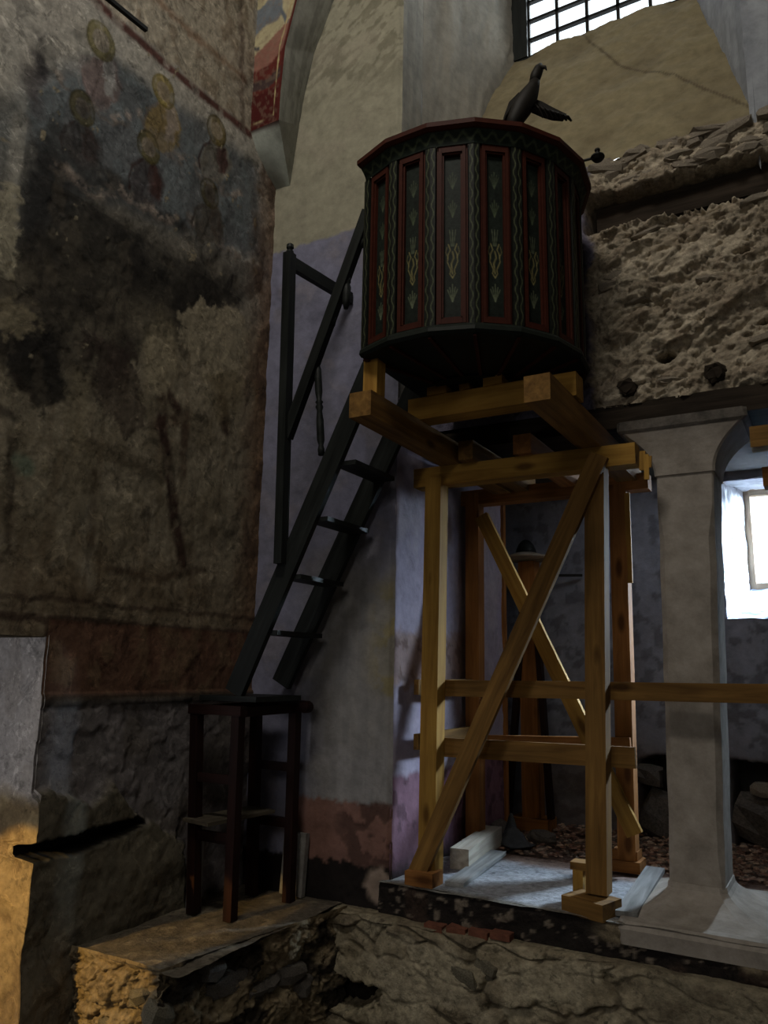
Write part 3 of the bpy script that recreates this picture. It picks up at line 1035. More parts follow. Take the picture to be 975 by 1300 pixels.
def build_right_wall():
    g = GridMesh()
    x = lin(XP - 0.02, 1.30, 420)
    z = lin(ZW0, ZW1 + 0.06, 200)
    Xg, Zg = np.meshgrid(x, z, indexing='ij')
    h, st, cid = rubble_relief(Xg, Zg, 301)
    n1 = fbm(Xg * 5, Zg * 8, 311, 6)
    n2 = fbm(Xg * 20, Zg * 30, 313, 5)
    # long slot where a tie beam lies in the wall
    z0 = onY(860, 268, YR).z
    z1 = onY(860, 222, YR).z
    slot = sstep(z0 - 0.012, z0 + 0.02, Zg + (n2 - 0.5) * 0.06) * (1 - sstep(z1 - 0.02, z1 + 0.012, Zg + (n2 - 0.5) * 0.06))
    xs = onY(745, 270, YR).x
    slot = slot * sstep(xs - 0.02, xs + 0.02, Xg)
    # put-log holes
    for (u, v, r) in ((845, 452, 0.030), (947, 320, 0.018), (969, 405, 0.018), (700, 330, 0.02), (838, 385, 0.012)):
        p = onY(u, v, YR)
        slot = np.maximum(slot, 1 - sstep(r * 0.7, r * 1.2, np.hypot((Xg - p.x) * 0.7, Zg - p.z) + (n2 - 0.5) * 0.02))
    # plaster still on the wall beside the pulpit
    xpl = onY(752, 400, YR).x
    pl = 1 - sstep(-0.02, 0.02, Xg - xpl + (n1 - 0.5) * 0.16 + (n2 - 0.5) * 0.04)
    h = h * (1 - pl) + pl * (0.05 + (n1 - 0.5) * 0.01)
    col = np.broadcast_to(srgb(162, 151, 132), Xg.shape + (3,)).copy()
    col = mixc(col, sstep(0.42, 0.6, n1) * 0.5, srgb(184, 172, 152))
    col = mixc(col, sstep(0.45, 0.7, cid) * st * 0.5, srgb(120, 106, 88))
    col = mixc(col, sstep(0.55, 0.68, n2) * 0.4, srgb(108, 92, 76))
    col = mixc(col, pl, srgb(104, 100, 116))
    h = h - slot * 0.24
    col = mixc(col, slot * 0.6, srgb(60, 52, 44))  # shade inside the slot and holes put into the colour
    P = np.stack([Xg, YR + 0.02 - h, Zg], -1)
    # crumbling top edge rolls back into the embrasure
    top = sstep(ZW1 - 0.03, ZW1 + 0.06, Zg)
    P[..., 1] += top * 0.10
    g.add(P, col)
    g_wall = g
    g = GridMesh()
    # embrasure: sloping sill, splayed cheeks

    def quad(a, b, c, d, n, m, cf, amp=0.02, seed=1, flip=False):
        u, v = np.meshgrid(lin(0, 1, n), lin(0, 1, m), indexing='ij')
        A, B, C_, D = (np.array(q, float) for q in (a, b, c, d))
        P_ = (A * ((1 - u) * (1 - v))[..., None] + B * (u * (1 - v))[..., None] + C_ * (u * v)[..., None] + D * ((1 - u) * v)[..., None])
        nrm = np.cross(B - A, D - A)
        nrm /= np.linalg.norm(nrm)
        k = fbm(u * 7, v * 7, seed, 6) - 0.5
        k2 = fbm(u * 30, v * 30, seed + 3, 4) - 0.5
        P_ = P_ + nrm * (k * amp + k2 * amp * 0.3)[..., None]
        g.add(P_, cf(u, v, k, k2), flip=flip)

    def c_sill(u, v, k, k2):
        c = np.broadcast_to(srgb(126, 116, 91), u.shape + (3,)).copy()
        c = mixc(c, sstep(0.0, 0.14, k) * 0.45, srgb(138, 128, 100))
        c = mixc(c, sstep(0.02, 0.16, -k) * 0.45, srgb(108, 98, 76))
        dd = d_line(u, v, [(0.42, 1.0), (0.62, 0.62), (0.80, 0.42), (0.93, 0.16), (0.99, 0.0)])
        c = mixc(c, (1 - sstep(0.002, 0.007, dd + k2 * 0.006)) * 0.7, srgb(74, 64, 50))
        return c

    def c_grey(u, v, k, k2):
        c = np.broadcast_to(srgb(136, 132, 122), u.shape + (3,)).copy()
        c = mixc(c, sstep(0.0, 0.15, k) * 0.5, srgb(150, 144, 132))
        return mixc(c, sstep(0.02, 0.15, -k) * 0.4, srgb(116, 112, 104))

    def c_blue(u, v, k, k2):
        c = np.broadcast_to(srgb(146, 150, 156), u.shape + (3,)).copy()  # bluish window light put into the plaster colour
        return mixc(c, sstep(0.0, 0.12, k) * 0.5, srgb(124, 128, 136))
    yf = YR + 0.03
    zt = 7.5
    quad((XE0 - 0.08, yf, ZW1), (XE1 + 0.08, yf, ZW1), (XW1 + 0.08, YWN + 0.02, ZWN + 0.03), (XW0 - 0.08, YWN + 0.02, ZWN + 0.03), 160, 110, c_sill, 0.05, 401)
    quad((XE0, YP + 0.02, ZW1 - 0.05), (XE0, yf, ZW1 - 0.05), (XE0, yf, zt), (XE0, YP + 0.02, zt), 20, 80, c_grey, 0.015, 407)
    quad((XE0, yf, ZW1 - 0.3), (XW0, YWN + 0.02, ZWN - 0.3), (XW0, YWN + 0.02, zt), (XE0, yf, zt), 70, 100, c_grey, 0.03, 411)
    quad((XW1, YWN + 0.02, ZWN - 0.3), (XE1, yf, ZW1 - 0.3), (XE1, yf, zt), (XW1, YWN + 0.02, zt), 70, 100, c_blue, 0.03, 417)
    quad((XE1 - 0.035, yf, ZW1 - 0.1), (1.35, yf, ZW1 - 0.1), (1.35, yf, zt), (XE1 - 0.035, yf, zt), 40, 60, c_blue, 0.03, 421)
    em = g.build('trim_2', M_PLASTER)
    tag(em, 'plastered window embrasure with sloping ochre sill above the rubble', kind='structure')
    g = g_wall
    # body of the wall
    g.box((XP - 0.2, YR + 0.22, ZW0), (2.6, YR + 0.62, ZW1 - 0.12), srgb(70, 60, 48))
    g.box((1.25, YR + 0.03, ZW0), (2.6, YR + 0.62, 7.6), srgb(130, 118, 100))
    g.box((XP - 0.2, YR + 0.2, ZW0), (2.6, YWN + 0.2, ZW0 + 0.1), srgb(90, 80, 66))
    o = g.build('wall_right', M_RUBBLE)
    tag(o, 'bare rubble wall over the arcade with a beam slot and plastered window embrasure', kind='structure')
    # single stones that stand out of the mortar
    rnd = random.Random(77)
    for i in range(74):
        px_ = rnd.uniform(-1.02, 0.55)
        if i < 52:
            pz = rnd.uniform(z1 + 0.03, ZW1 + 0.0)
            s = (rnd.uniform(0.05, 0.12), rnd.uniform(0.05, 0.07), rnd.uniform(0.02, 0.042))
        else:
            pz = rnd.uniform(ZW0 + 0.03, z0 - 0.03)
            s = (rnd.uniform(0.04, 0.13), rnd.uniform(0.045, 0.065), rnd.uniform(0.012, 0.032))
        stone(o, (px_, YR + 0.03 + rnd.uniform(-0.012, 0.02), pz), s, rnd, rot=0.22)
    return o, z0, z1, xs


wall_right, zslot0, zslot1, xslot = build_right_wall()
tb = beam('tie_beam', (xslot + 0.03, YR + 0.17, (zslot0 + zslot1) / 2 + 0.02), (1.25, YR + 0.17, (zslot0 + zslot1) / 2 + 0.02), 0.14, 0.15, M_OLDBEAM, jit=0.012)
tag(tb, 'dark rough tie beam lying in the slot of the rubble wall', 'beam')

# upper window


def build_upper_window():
    root = empty('window_1', ((XW0 + XW1) / 2, YWN, ZWN))
    tag(root, 'small-paned iron window high in the embrasure', kind='structure')
    x0, x1, z0, z1, y = XW0 - 0.05, XW1 - 0.02, ZWN + 0.01, 7.45, YWN + 0.06
    fw = 0.16
    beam('window_frame', (x0 + fw / 2, y, z0), (x0 + fw / 2, y, z1), fw, 0.10, M_DARKWOOD, root, up=(0, 1, 0), jit=0.002)
    beam('window_frame', (x1 - 0.02, y, z0), (x1 - 0.02, y, z1), 0.04, 0.10, M_DARKWOOD, root, up=(0, 1, 0), jit=0.002)
    beam('window_frame', (x0, y, z0 - 0.005), (x1, y, z0 - 0.005), 0.08, 0.02, M_DARKWOOD, root, jit=0.001, bevel=0.003)
    a0, a1 = x0 + fw, x1 - 0.04
    nx, pz = 5, 0.17
    dx = (a1 - a0) / nx
    for i in range(nx + 1):
        beam('glazing_bar', (a0 + i * dx, y, z0), (a0 + i * dx, y, z1), 0.024, 0.03, M_IRON, root, up=(0, 1, 0), bevel=0.003, jit=0)
    nz = int((z1 - z0) / pz) + 1
    for j in range(nz + 1):
        beam('glazing_bar', (a0, y, z0 + j * pz), (a1, y, z0 + j * pz), 0.03, 0.022, M_IRON, root, bevel=0.003, jit=0)
    pm = None
    for i in range(nx):
        for j in range(nz):
            if pm is None:
                bm = bmesh.new()
                prism(bm, [(-dx / 2, 0, -pz / 2), (dx / 2, 0, -pz / 2), (dx / 2, 0, pz / 2), (-dx / 2, 0, pz / 2)], (0, 0.004, 0))
                o = from_bm('pane', bm, M_GLASS, root)
                pm = o.data
            else:
                o = link('pane', pm, None, root)
            o.location = Vector((a0 + (i + 0.5) * dx, y, z0 + (j + 0.5) * pz)) - root.location


build_upper_window()

# ------------------------------------------------------------------ lintel beam, column


def build_lintel():
    root = beam('lintel_beam', (XP + 0.02, YR + 0.16, 2.965), (2.4, YR + 0.16, 2.965), 0.34, 0.13, M_OLDBEAM, jit=0.014)
    tag(root, 'dark old lintel beam between the rubble wall and the stone capital', 'beam')
    g = GridMesh()
    x = lin(XP, 1.25, 220)
    t = lin(0, 1, 14)
    Xg, Tg = np.meshgrid(x, t, indexing='ij')
    h = fbm(Xg * 14, Tg * 3, 441, 5)
    z = 2.99 + Tg * 0.06 + (fbm(Xg * 5, Xg * 0 + 2, 447, 4) - 0.5) * 0.05
    y = YR - 0.03 - h * 0.06 + Tg * 0.05
    # splintered front layer
    C = mixc(np.broadcast_to(srgb(52, 44, 36), Xg.shape + (3,)).copy(), sstep(0.5, 0.65, h) * 0.6, srgb(96, 84, 68))
    o = g
    o.add(np.stack([Xg, y, z], -1), C)
    s = o.build('splintered_edge', M_RUBBLE)
    s.parent = root
    s.matrix_parent_inverse = root.matrix_local.inverted()
    rl = random.Random(8)
    for i in range(16):
        xa = rl.uniform(-1.0, 0.3)
        zz = rl.uniform(2.91, 3.04)
        ln = rl.uniform(0.2, 0.55)
        q = beam('splinter', (xa, YR - 0.02 - rl.uniform(0, 0.03), zz), (xa + ln, YR - 0.02 - rl.uniform(0, 0.03), zz + rl.uniform(-0.02, 0.02)), 0.02, rl.uniform(0.012, 0.03), M_OLDBEAM, bevel=0.004, jit=0.004, seed=i)
        q.parent = root
        q.matrix_parent_inverse = root.matrix_local.inverted()
    # pole ends lying on the beam
    for (u, v, r) in ((798, 492, 0.045), (910, 474, 0.05)):
        p = onY(u, v, YR - 0.02)
        bm = bmesh.new()
        lathe(bm, [(r * 0.7, -0.075), (r, -0.06), (r * 1.05, 0.0), (r, 0.10)], 12, (0, 0, 0), (0.1, 1, 0.05))
        rj = random.Random(int(u))
        for v_ in bm.verts:
            v_.co += Vector((rj.uniform(-1, 1), rj.uniform(-1, 1), rj.uniform(-1, 1))) * 0.012
        q = from_bm('pole_end', bm, M_OLDBEAM, None, p + Vector((0, 0.035, 0)))
        tag(q, 'dark pole end poking from the rubble ' + ('above the scaffold corner' if u < 850 else 'above the stone capital'), 'pole')


build_lintel()


def build_column():
    root = empty('stone_column', (-0.80, 4.36, ZS))
    tag(root, 'grey chamfered stone column with flared capital and sloping base', 'column')
    b0 = onY(850, 1128, 4.2)
    b1 = onY(920, 1128, 4.2)
    t0 = onY(833, 596, 4.2)
    t1 = onY(905, 596, 4.2)
    og = Vector(root.location)
    zb, zt = 0.60, 2.62
    dep = 0.32

    def ring(cx, w_, d_, z_, ch, yc=4.36):
        h, k = w_ / 2, d_ / 2
        return [Vector((cx + sx, yc + sy, z_)) - og for sx, sy in ((-h + ch, -k), (h - ch, -k), (h, -k + ch), (h, k - ch), (h - ch, k), (-h + ch, k), (-h, k - ch), (-h, -k + ch))]

    def loft(name, rings, mat):
        bm = bmesh.new()
        vr = [[bm.verts.new(p) for p in r] for r in rings]
        for i in range(len(vr) - 1):
            n = len(vr[i])
            for k in range(n):
                bm.faces.new((vr[i][k], vr[i][(k + 1) % n], vr[i + 1][(k + 1) % n], vr[i + 1][k]))
        bm.faces.new(vr[0][::-1])
        bm.faces.new(vr[-1])
        return from_bm(name, bm, mat, root)
    cb, ct = (b0.x + b1.x) / 2, (t0.x + t1.x) / 2
    wb, wt = b1.x - b0.x, t1.x - t0.x
    rs = []
    for i in range(13):
        t = i / 12
        rs.append(ring(cb + (ct - cb) * t, (wb + (wt - wb) * t) + 0.004 * math.sin(i * 2.3), dep, zb + (zt - zb) * t, 0.028 if 0 < i < 11 else 0.008))
    loft('shaft', rs, M_COLSTONE)
    # capital: cavetto flare
    rs = []
    w0, w1 = wt + 0.02, 0.60
    for i in range(9):
        t = i / 8
        k = t ** 2.1
        rs.append(ring(ct, w0 + (w1 - w0) * k, dep + 0.02 + 0.10 * k, zt + 0.24 * t, 0.012))
    loft('capital', rs, M_COLSTONE)
    loft('abacus', [ring(ct, 0.61, 0.44, zt + 0.235, 0.01), ring(ct, 0.64, 0.46, zt + 0.25, 0.01), ring(ct, 0.64, 0.46, zt + 0.30, 0.02)], M_STONE_DK)
    # base: flaring mortar skirt on a low slab
    rs = []
    for i in range(10):
        t = i / 9
        k = t ** 1.8
        rs.append(ring(cb + 0.04 * k, wb + 0.015 + 0.39 * k, dep + 0.02 + 0.52 * k, zb + 0.03 - (zb + 0.03 - ZS - 0.005) * t ** 0.75, 0.03 + 0.05 * k, 4.36 - 0.03 * k))
    loft('base', rs[::-1], M_COLSTONE)
    loft('base_slab', [ring(cb + 0.04, wb + 0.44, dep + 0.62, ZS - 0.085, 0.03, 4.33), ring(cb + 0.04, wb + 0.45, dep + 0.63, ZS - 0.02, 0.03, 4.33), ring(cb + 0.04, wb + 0.42, dep + 0.58, ZS + 0.012, 0.05, 4.33)], M_COLSTONE)


build_column()

# ------------------------------------------------------------------ stylobate, ledge, bench


def build_stylobate():
    g = GridMesh()
    # dark painted riser under the sill
    x = lin(XP - 0.05, 1.4, 260)
    z = lin(ZB - 0.04, ZS, 26)
    Xg, Zg = np.meshgrid(x, z, indexing='ij')
    n1 = fbm(Xg * 7, Zg * 9, 501, 6)
    n2 = fbm(Xg * 26, Zg * 30, 505, 4)
    col = np.broadcast_to(srgb(34, 29, 26), Xg.shape + (3,)).copy()
    col = mixc(col, sstep(0.62, 0.68, n2) * 0.7, srgb(128, 116, 102))
    col = mixc(col, sstep(0.55, 0.65, n1) * 0.5, srgb(72, 56, 46))
    far = sstep(-1.15, -1.0, Xg)
    col = mixc(col, far * (0.5 + 0.5 * sstep(0.4, 0.55, n1)) * sstep(ZB + 0.05, ZB + 0.09, Zg + (n1 - .5) * 0.1), srgb(118, 106, 86))
    P = np.stack([Xg, YP - 0.03 - (n1 - 0.5) * 0.05 - (n2 - 0.5) * 0.02 + 0.02 * sstep(ZS - 0.03, ZS, Zg), Zg], -1)
    g.add(P, col)
    # sill top
    y = lin(YP - 0.035, 5.0, 90)
    Xt, Yt = np.meshgrid(x, y, indexing='ij')
    t1 = fbm(Xt * 6, Yt * 6, 511, 6)
    ct = np.broadcast_to(srgb(146, 148, 153), Xt.shape + (3,)).copy()
    ct = mixc(ct, sstep(0.5, 0.64, t1) * 0.5, srgb(118, 120, 124))
    ct = mixc(ct, 1 - sstep(YP - 0.02, YP + 0.06, Yt + (t1 - .5) * 0.1), srgb(104, 98, 88))
    ct = mixc(ct, sstep(4.55, 4.85, Yt + (t1 - .5) * 0.5), srgb(118, 96, 84))
    g.add(np.stack([Xt, Yt, ZS + (t1 - 0.5) * 0.02 - sstep(4.6, 5.0, Yt) * 0.03], -1), ct)
    # lower ledge: rounded rubble lip and rough face
    s = lin(0, 1, 120)
    x = lin(-2.62, 1.4, 420)
    Xs, Ss = np.meshgrid(x, s, indexing='ij')
    yfront = 3.80
    prof_y = np.interp(s, [0, 0.08, 0.13, 0.22, 1], [YP + 0.02, yfront + 0.03, yfront + 0.005, yfront, yfront - 0.06])
    prof_z = np.interp(s, [0, 0.08, 0.13, 0.22, 1], [ZB, ZB - 0.005, ZB - 0.02, ZB - 0.06, -0.30])
    wx = (fbm(Xs * 3, Ss * 3, 541, 5) - 0.5)
    f1, f2, cid = worley(Xs * 4.2 + wx * 1.6, Ss * 6.2 + wx * 1.8 + 0.3, 523)
    st = sstep(0.03, 0.16, f2 - f1 + (fbm(Xs * 20, Ss * 16, 543, 4) - 0.5) * 0.12)
    lime = sstep(0.50, 0.60, fbm(Xs * 3.2, Ss * 3.2, 547, 5))        # old mortar smeared over the stones
    h = (st * (0.012 + 0.045 * cid)) * (1 - 0.75 * lime) + lime * 0.03 + (fbm(Xs * 9, Ss * 8, 549, 6, 0.58) - 0.5) * 0.05
    k = np.interp(s, [0, 0.06, 0.18, 1], [0.0, 0.15, 0.7, 1.0])[None]
    n1 = fbm(Xs * 5, Ss * 5, 531, 6)
    n2 = fbm(Xs * 18, Ss * 14, 535, 5)
    c = np.broadcast_to(srgb(132, 121, 99), Xs.shape + (3,)).copy()
    c = mixc(c, sstep(0.45, 0.62, n1) * 0.5, srgb(164, 153, 128))
    c = mixc(c, sstep(0.5, 0.62, n2) * 0.45, srgb(108, 97, 78))
    c = mixc(c, sstep(0.55, 0.8, cid) * st * 0.5, srgb(98, 86, 70))
    c = mixc(c, (1 - st) * (1 - lime) * 0.55, srgb(72, 62, 48))
    c = mixc(c, lime * 0.5, srgb(168, 158, 134))
    smooth = sstep(-1.05, -0.7, Xs)          # plastered stretch under the column
    c = mixc(c, smooth * 0.7, srgb(128, 119, 100))
    c = mixc(c, smooth * sstep(0.5, 0.62, n1) * 0.5, srgb(66, 54, 42))
    hh = (h - 0.02) * k * (1 - 0.75 * smooth) + (n1 - .5) * 0.03 * k
    # dark gap low in the face
    gx, gz = -2.36, -0.03
    hole = 1 - sstep(0.7, 1.0, np.hypot((Xs - gx) / 0.24, (prof_z[None] - gz) / 0.09) + (n2 - .5) * 0.9)
    hh = hh - hole * 0.18
    P = np.stack([Xs, prof_y[None] - hh, prof_z[None] + hh * 0.0], -1)
    g.add(P, c, flip=True)
    g.box((XP - 0.6, YP + 0.03, -0.3), (2.5, 5.0, ZS - 0.04), srgb(60, 54, 46))
    g.box((-2.7, 3.92, -0.3), (2.5, YP + 0.1, ZB - 0.08), srgb(60, 54, 46))
    o = g.build('floor_ledge', M_RUBBLE)
    tag(o, 'rough stone ledge with black riser carrying the arcade', kind='structure')
    rnd = random.Random(5)
    # a broken course of bricks in the lip
    for i, (u, v) in enumerate(((549, 1179), (578, 1183), (606, 1187), (634, 1190), (546, 1187))):
        p = onY(u, v, yfront + 0.01)
        beam('brick', p + Vector((-0.05, 0.062, 0)), p + Vector((0.05, 0.062, 0)), 0.12, 0.03, M_BRICK, o, bevel=0.006, jit=0.003, seed=i)
    for i in range(16):
        xx = rnd.uniform(-2.6, -1.0)
        zz = rnd.uniform(-0.2, ZB - 0.03)
        if (abs(xx + 2.36) < 0.28 and abs(zz + 0.03) < 0.13) or zz > 0.24:
            continue
        stone(o, (xx, yfront + 0.02 + rnd.uniform(0, 0.03), zz), (rnd.uniform(0.05, 0.13), rnd.uniform(0.04, 0.06), rnd.uniform(0.025, 0.06)), rnd, mat=M_STONE_MID)


build_stylobate()


def build_bench():
    A = onZ(92, 1206, ZB)
    B = onZ(192, 1226, ZB)
    Cc = onZ(346, 1184, ZB)
    x1, y0 = (B.x + Cc.x) / 2, (A.y + B.y) / 2
    g = GridMesh()
    X, Y = np.meshgrid(lin(XL - 0.02, x1 + 0.1, 70), lin(y0, YP + 0.02, 120), indexing='ij')
    n1 = fbm(X * 5, Y * 5, 601, 6)
    n2 = fbm(X * 20, Y * 20, 605, 5)
    col = np.broadcast_to(srgb(88, 80, 68), X.shape + (3,)).copy()
    col = mixc(col, sstep(0.48, 0.62, n1) * 0.5, srgb(84, 76, 66))
    col = mixc(col, sstep(0.55, 0.65, n2) * 0.4, srgb(132, 120, 102))
    g.add(np.stack([X, Y, ZB + (n1 - .5) * 0.03 + (n2 - 0.5) * 0.01], -1), col)
    # faces: s runs along +X front then +Y right
    for (p, q, sd) in (((XL, y0), (x1, y0), 611), ((x1, y0), (x1 + 0.16, 3.86), 621)):
        L = math.hypot(q[0] - p[0], q[1] - p[1])
        S, Zg = np.meshgrid(lin(0, 1, 130), lin(-0.30, ZB + 0.008, 110), indexing='ij')
        h, st, cid = rubble_relief(S * L, Zg, sd, 4.5, 9, 0.9, 0.0)
        m1 = fbm(S * L * 8, Zg * 8, sd + 3, 6)
        c = np.broadcast_to(srgb(128, 114, 90), S.shape + (3,)).copy()
        c = mixc(c, sstep(0.45, 0.6, m1) * 0.5, srgb(112, 96, 72))
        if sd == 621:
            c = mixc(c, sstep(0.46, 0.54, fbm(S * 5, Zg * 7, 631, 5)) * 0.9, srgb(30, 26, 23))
        nx, ny = (q[1] - p[1]) / L, -(q[0] - p[0]) / L
        k = (h - 0.035) * (1 - sstep(ZB - 0.04, ZB, Zg) * 0.8)
        g.add(np.stack([p[0] + (q[0] - p[0]) * S + nx * k, p[1] + (q[1] - p[1]) * S + ny * k, Zg], -1), c)
    g.box((XL, y0 + 0.09, -0.3), (x1 - 0.08, YP, ZB - 0.04), srgb(50, 44, 38))
    o = g.build('floor_bench', M_RUBBLE)
    tag(o, 'stone bench against the fresco wall on which the tall stool stands', kind='structure')
    rnd = random.Random(15)
    for i in range(9):
        stone(o, (rnd.uniform(XL + 0.05, x1 - 0.02), y0 + 0.045 + rnd.uniform(-0.01, 0.02), rnd.uniform(-0.1, ZB - 0.07)), (rnd.uniform(0.05, 0.1), 0.06, rnd.uniform(0.03, 0.05)), rnd, mat=M_STONE_MID)
    for i in range(7):
        t = rnd.random()
        stone(o, (x1 - 0.035 + 0.1 * t, y0 + 0.1 + (3.5 - y0) * t, rnd.uniform(0.03, ZB - 0.08)), (0.06, rnd.uniform(0.06, 0.12), rnd.uniform(0.03, 0.05)), rnd, mat=M_STONE_DK)
    return x1, y0


bench_x, bench_y = build_bench()

# ------------------------------------------------------------------ aisle behind the arcade
XA0, XA1 = None, None


def build_aisle():
    g = GridMesh()
    pL = onY(921, 786, YA)
    pT = onY(914, 612, YA)
    wx0, wz0, wz1 = (pL.x + pT.x) / 2, pL.z, pT.z
    wx1 = wx0 + 1.15
    yg = YA + 0.50
    gx0, gz0, gz1 = onY(948, 690, yg).x, onY(955, 748, yg).z, onY(955, 622, yg).z
    gx1 = gx0 + 0.55
    x = np.unique(np.concatenate([lin(-2.8, 2.6, 330), [wx0, wx1]]))
    z = np.unique(np.concatenate([lin(0.2, 3.1, 190), [wz0, wz1]]))
    Xg, Zg = np.meshgrid(x, z, indexing='ij')
    n1 = fbm(Xg * 3.5, Zg * 3.5, 701, 6)
    n2 = fbm(Xg * 12, Zg * 12, 705, 5)
    col = np.broadcast_to(srgb(124, 126, 136), Xg.shape + (3,)).copy()
    col = mixc(col, sstep(0.42, 0.62, n1) * 0.6, srgb(116, 117, 126))
    col = mixc(col, sstep(0.56, 0.64, n2) * 0.5, srgb(62, 60, 62))
    lowb = 1 - sstep(0.95, 1.15, Zg + (n1 - .5) * 0.2)
    col = mixc(col, lowb * 0.6, srgb(96, 84, 76))
    d = (n1 - .5) * 0.03 + (n2 - .5) * 0.012
    # low niches
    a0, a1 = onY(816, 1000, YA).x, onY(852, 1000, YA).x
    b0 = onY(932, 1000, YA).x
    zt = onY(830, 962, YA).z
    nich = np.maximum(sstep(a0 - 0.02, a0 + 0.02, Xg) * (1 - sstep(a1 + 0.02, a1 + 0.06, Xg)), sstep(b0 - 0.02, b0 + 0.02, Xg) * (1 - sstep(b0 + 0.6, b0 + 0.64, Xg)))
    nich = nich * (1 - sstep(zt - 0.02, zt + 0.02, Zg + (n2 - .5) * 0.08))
    col = mixc(col, nich * 0.8, srgb(50, 46, 44))  # niches coloured darker for the shade in them
    P = np.stack([Xg, YA - d + nich * 0.45, Zg], -1)
    inside = (Xg > wx0 + 1e-4) & (Xg < wx1 - 1e-4) & (Zg > wz0 + 1e-4) & (Zg < wz1 - 1e-4)
    g.add(P, col, keep=~inside)

    def quad(a, b, c_, d_, cc, n=60, sd=1, amp=0.03, flip=False):
        u, v = np.meshgrid(lin(0, 1, n), lin(0, 1, n), indexing='ij')
        A, B, C_, D = (np.array(q, float) for q in (a, b, c_, d_))
        Q = A * ((1 - u) * (1 - v))[..., None] + B * (u * (1 - v))[..., None] + C_ * (u * v)[..., None] + D * ((1 - u) * v)[..., None]
        k = fbm(u * 9, v * 9, sd, 6) - 0.5
        nn = np.cross(B - A, D - A)
        nn /= np.linalg.norm(nn)
        Q = Q + nn * (k * amp)[..., None]
        cc_ = mixc(np.broadcast_to(cc, u.shape + (3,)).copy(), sstep(0.06, 0.14, k) * 0.5, cc * 0.6)
        g.add(Q, cc_, flip=flip)
    wh, bl = srgb(200, 202, 208), srgb(150, 162, 182)  # bright daylight on the splay put into its white and blue
    quad((wx0, YA - 0.01, wz0), (gx0, yg, gz0), (gx0, yg, gz1), (wx0, YA - 0.01, wz1), wh, sd=711)
    quad((gx1, yg, gz0), (wx1, YA - 0.01, wz0), (wx1, YA - 0.01, wz1), (gx1, yg, gz1), wh, sd=713)
    quad((wx0, YA - 0.01, wz0), (wx1, YA - 0.01, wz0), (gx1, yg, gz0), (gx0, yg, gz0), bl, sd=715)
    quad((wx0, YA - 0.01, wz1), (gx0, yg, gz1), (gx1, yg, gz1), (wx1, YA - 0.01, wz1), wh, sd=717)
    dk = srgb(84, 82, 82)
    g.box((-2.9, YA + 0.5, 0.0), (gx0 - 0.02, YA + 0.62, 3.2), dk)
    g.box((gx1 + 0.02, YA + 0.5, 0.0), (2.9, YA + 0.62, 3.2), dk)
    g.box((gx0 - 0.05, YA + 0.52, 0.0), (gx1 + 0.05, YA + 0.62, gz0 - 0.01), dk)
    g.box((gx0 - 0.05, YA + 0.52, gz1 + 0.01), (gx1 + 0.05, YA + 0.62, 3.2), dk)
    # aisle vault and far end
    g.box((-2.9, YR + 0.2, 3.06), (2.9, YA + 0.62, 3.2), srgb(92, 88, 84))
    g.box((2.5, YR - 0.4, 0.0), (2.8, YA + 0.6, 3.2), srgb(92, 88, 84))
    o = g.build('wall_aisle', M_PLASTER)
    tag(o, 'dim blue-grey aisle wall with a bright splayed window behind the column', kind='structure')
    # window in it
    root = empty('window_2', ((gx0 + gx1) / 2, yg, gz0))
    tag(root, 'small bright aisle window in a deep pale splay', kind='structure')
    fm = mat_wood('window_wood', (0.16, 0.11, 0.07), (0.32, 0.25, 0.18), knots=False)
    y = yg + 0.03
    for a, b in (((gx0 + 0.02, y, gz0), (gx0 + 0.02, y, gz1)), ((gx1 - 0.02, y, gz0), (gx1 - 0.02, y, gz1)), (((gx0 + gx1) / 2, y, gz0), ((gx0 + gx1) / 2, y, gz1))):
        beam('window_frame', a, b, 0.05, 0.05, fm, root, up=(0, 1, 0), jit=0.001)
    for zz in (gz0 + 0.02, gz1 - 0.02):
        beam('window_frame', (gx0, y, zz), (gx1, y, zz), 0.05, 0.05, fm, root, jit=0.001)
    mid = (gx0 + gx1) / 2
    for a, b in ((gx0, mid), (mid, gx1)):
        bm = bmesh.new()
        prism(bm, [Vector(p) - root.location for p in ((a, y, gz0), (b, y, gz0), (b, y, gz1), (a, y, gz1))], (0, 0.004, 0))
        from_bm('pane', bm, M_GLASS, root)
    # floor of the aisle and debris
    gf = GridMesh()
    X, Y = np.meshgrid(lin(-2.8, 2.6, 210), lin(4.9, YA + 0.55, 90), indexing='ij')
    f = fbm(X * 9, Y * 9, 731, 6)
    gf.add(np.stack([X, Y, 0.46 + (f - .5) * 0.07], -1), mixc(np.broadcast_to(srgb(112, 88, 76), X.shape + (3,)).copy(), sstep(0.45, 0.6, f) * 0.6, srgb(84, 66, 58)))
    fo = gf.build('floor_aisle', M_RUBBLE)
    tag(fo, 'earth floor of the aisle strewn with chips', kind='structure')
    rnd = random.Random(31)
    V, Fc, Cc = [], [], []
    cols = [srgb(150, 118, 98), srgb(120, 88, 72), srgb(104, 90, 78), srgb(166, 140, 118)]
    gg = GridMesh()
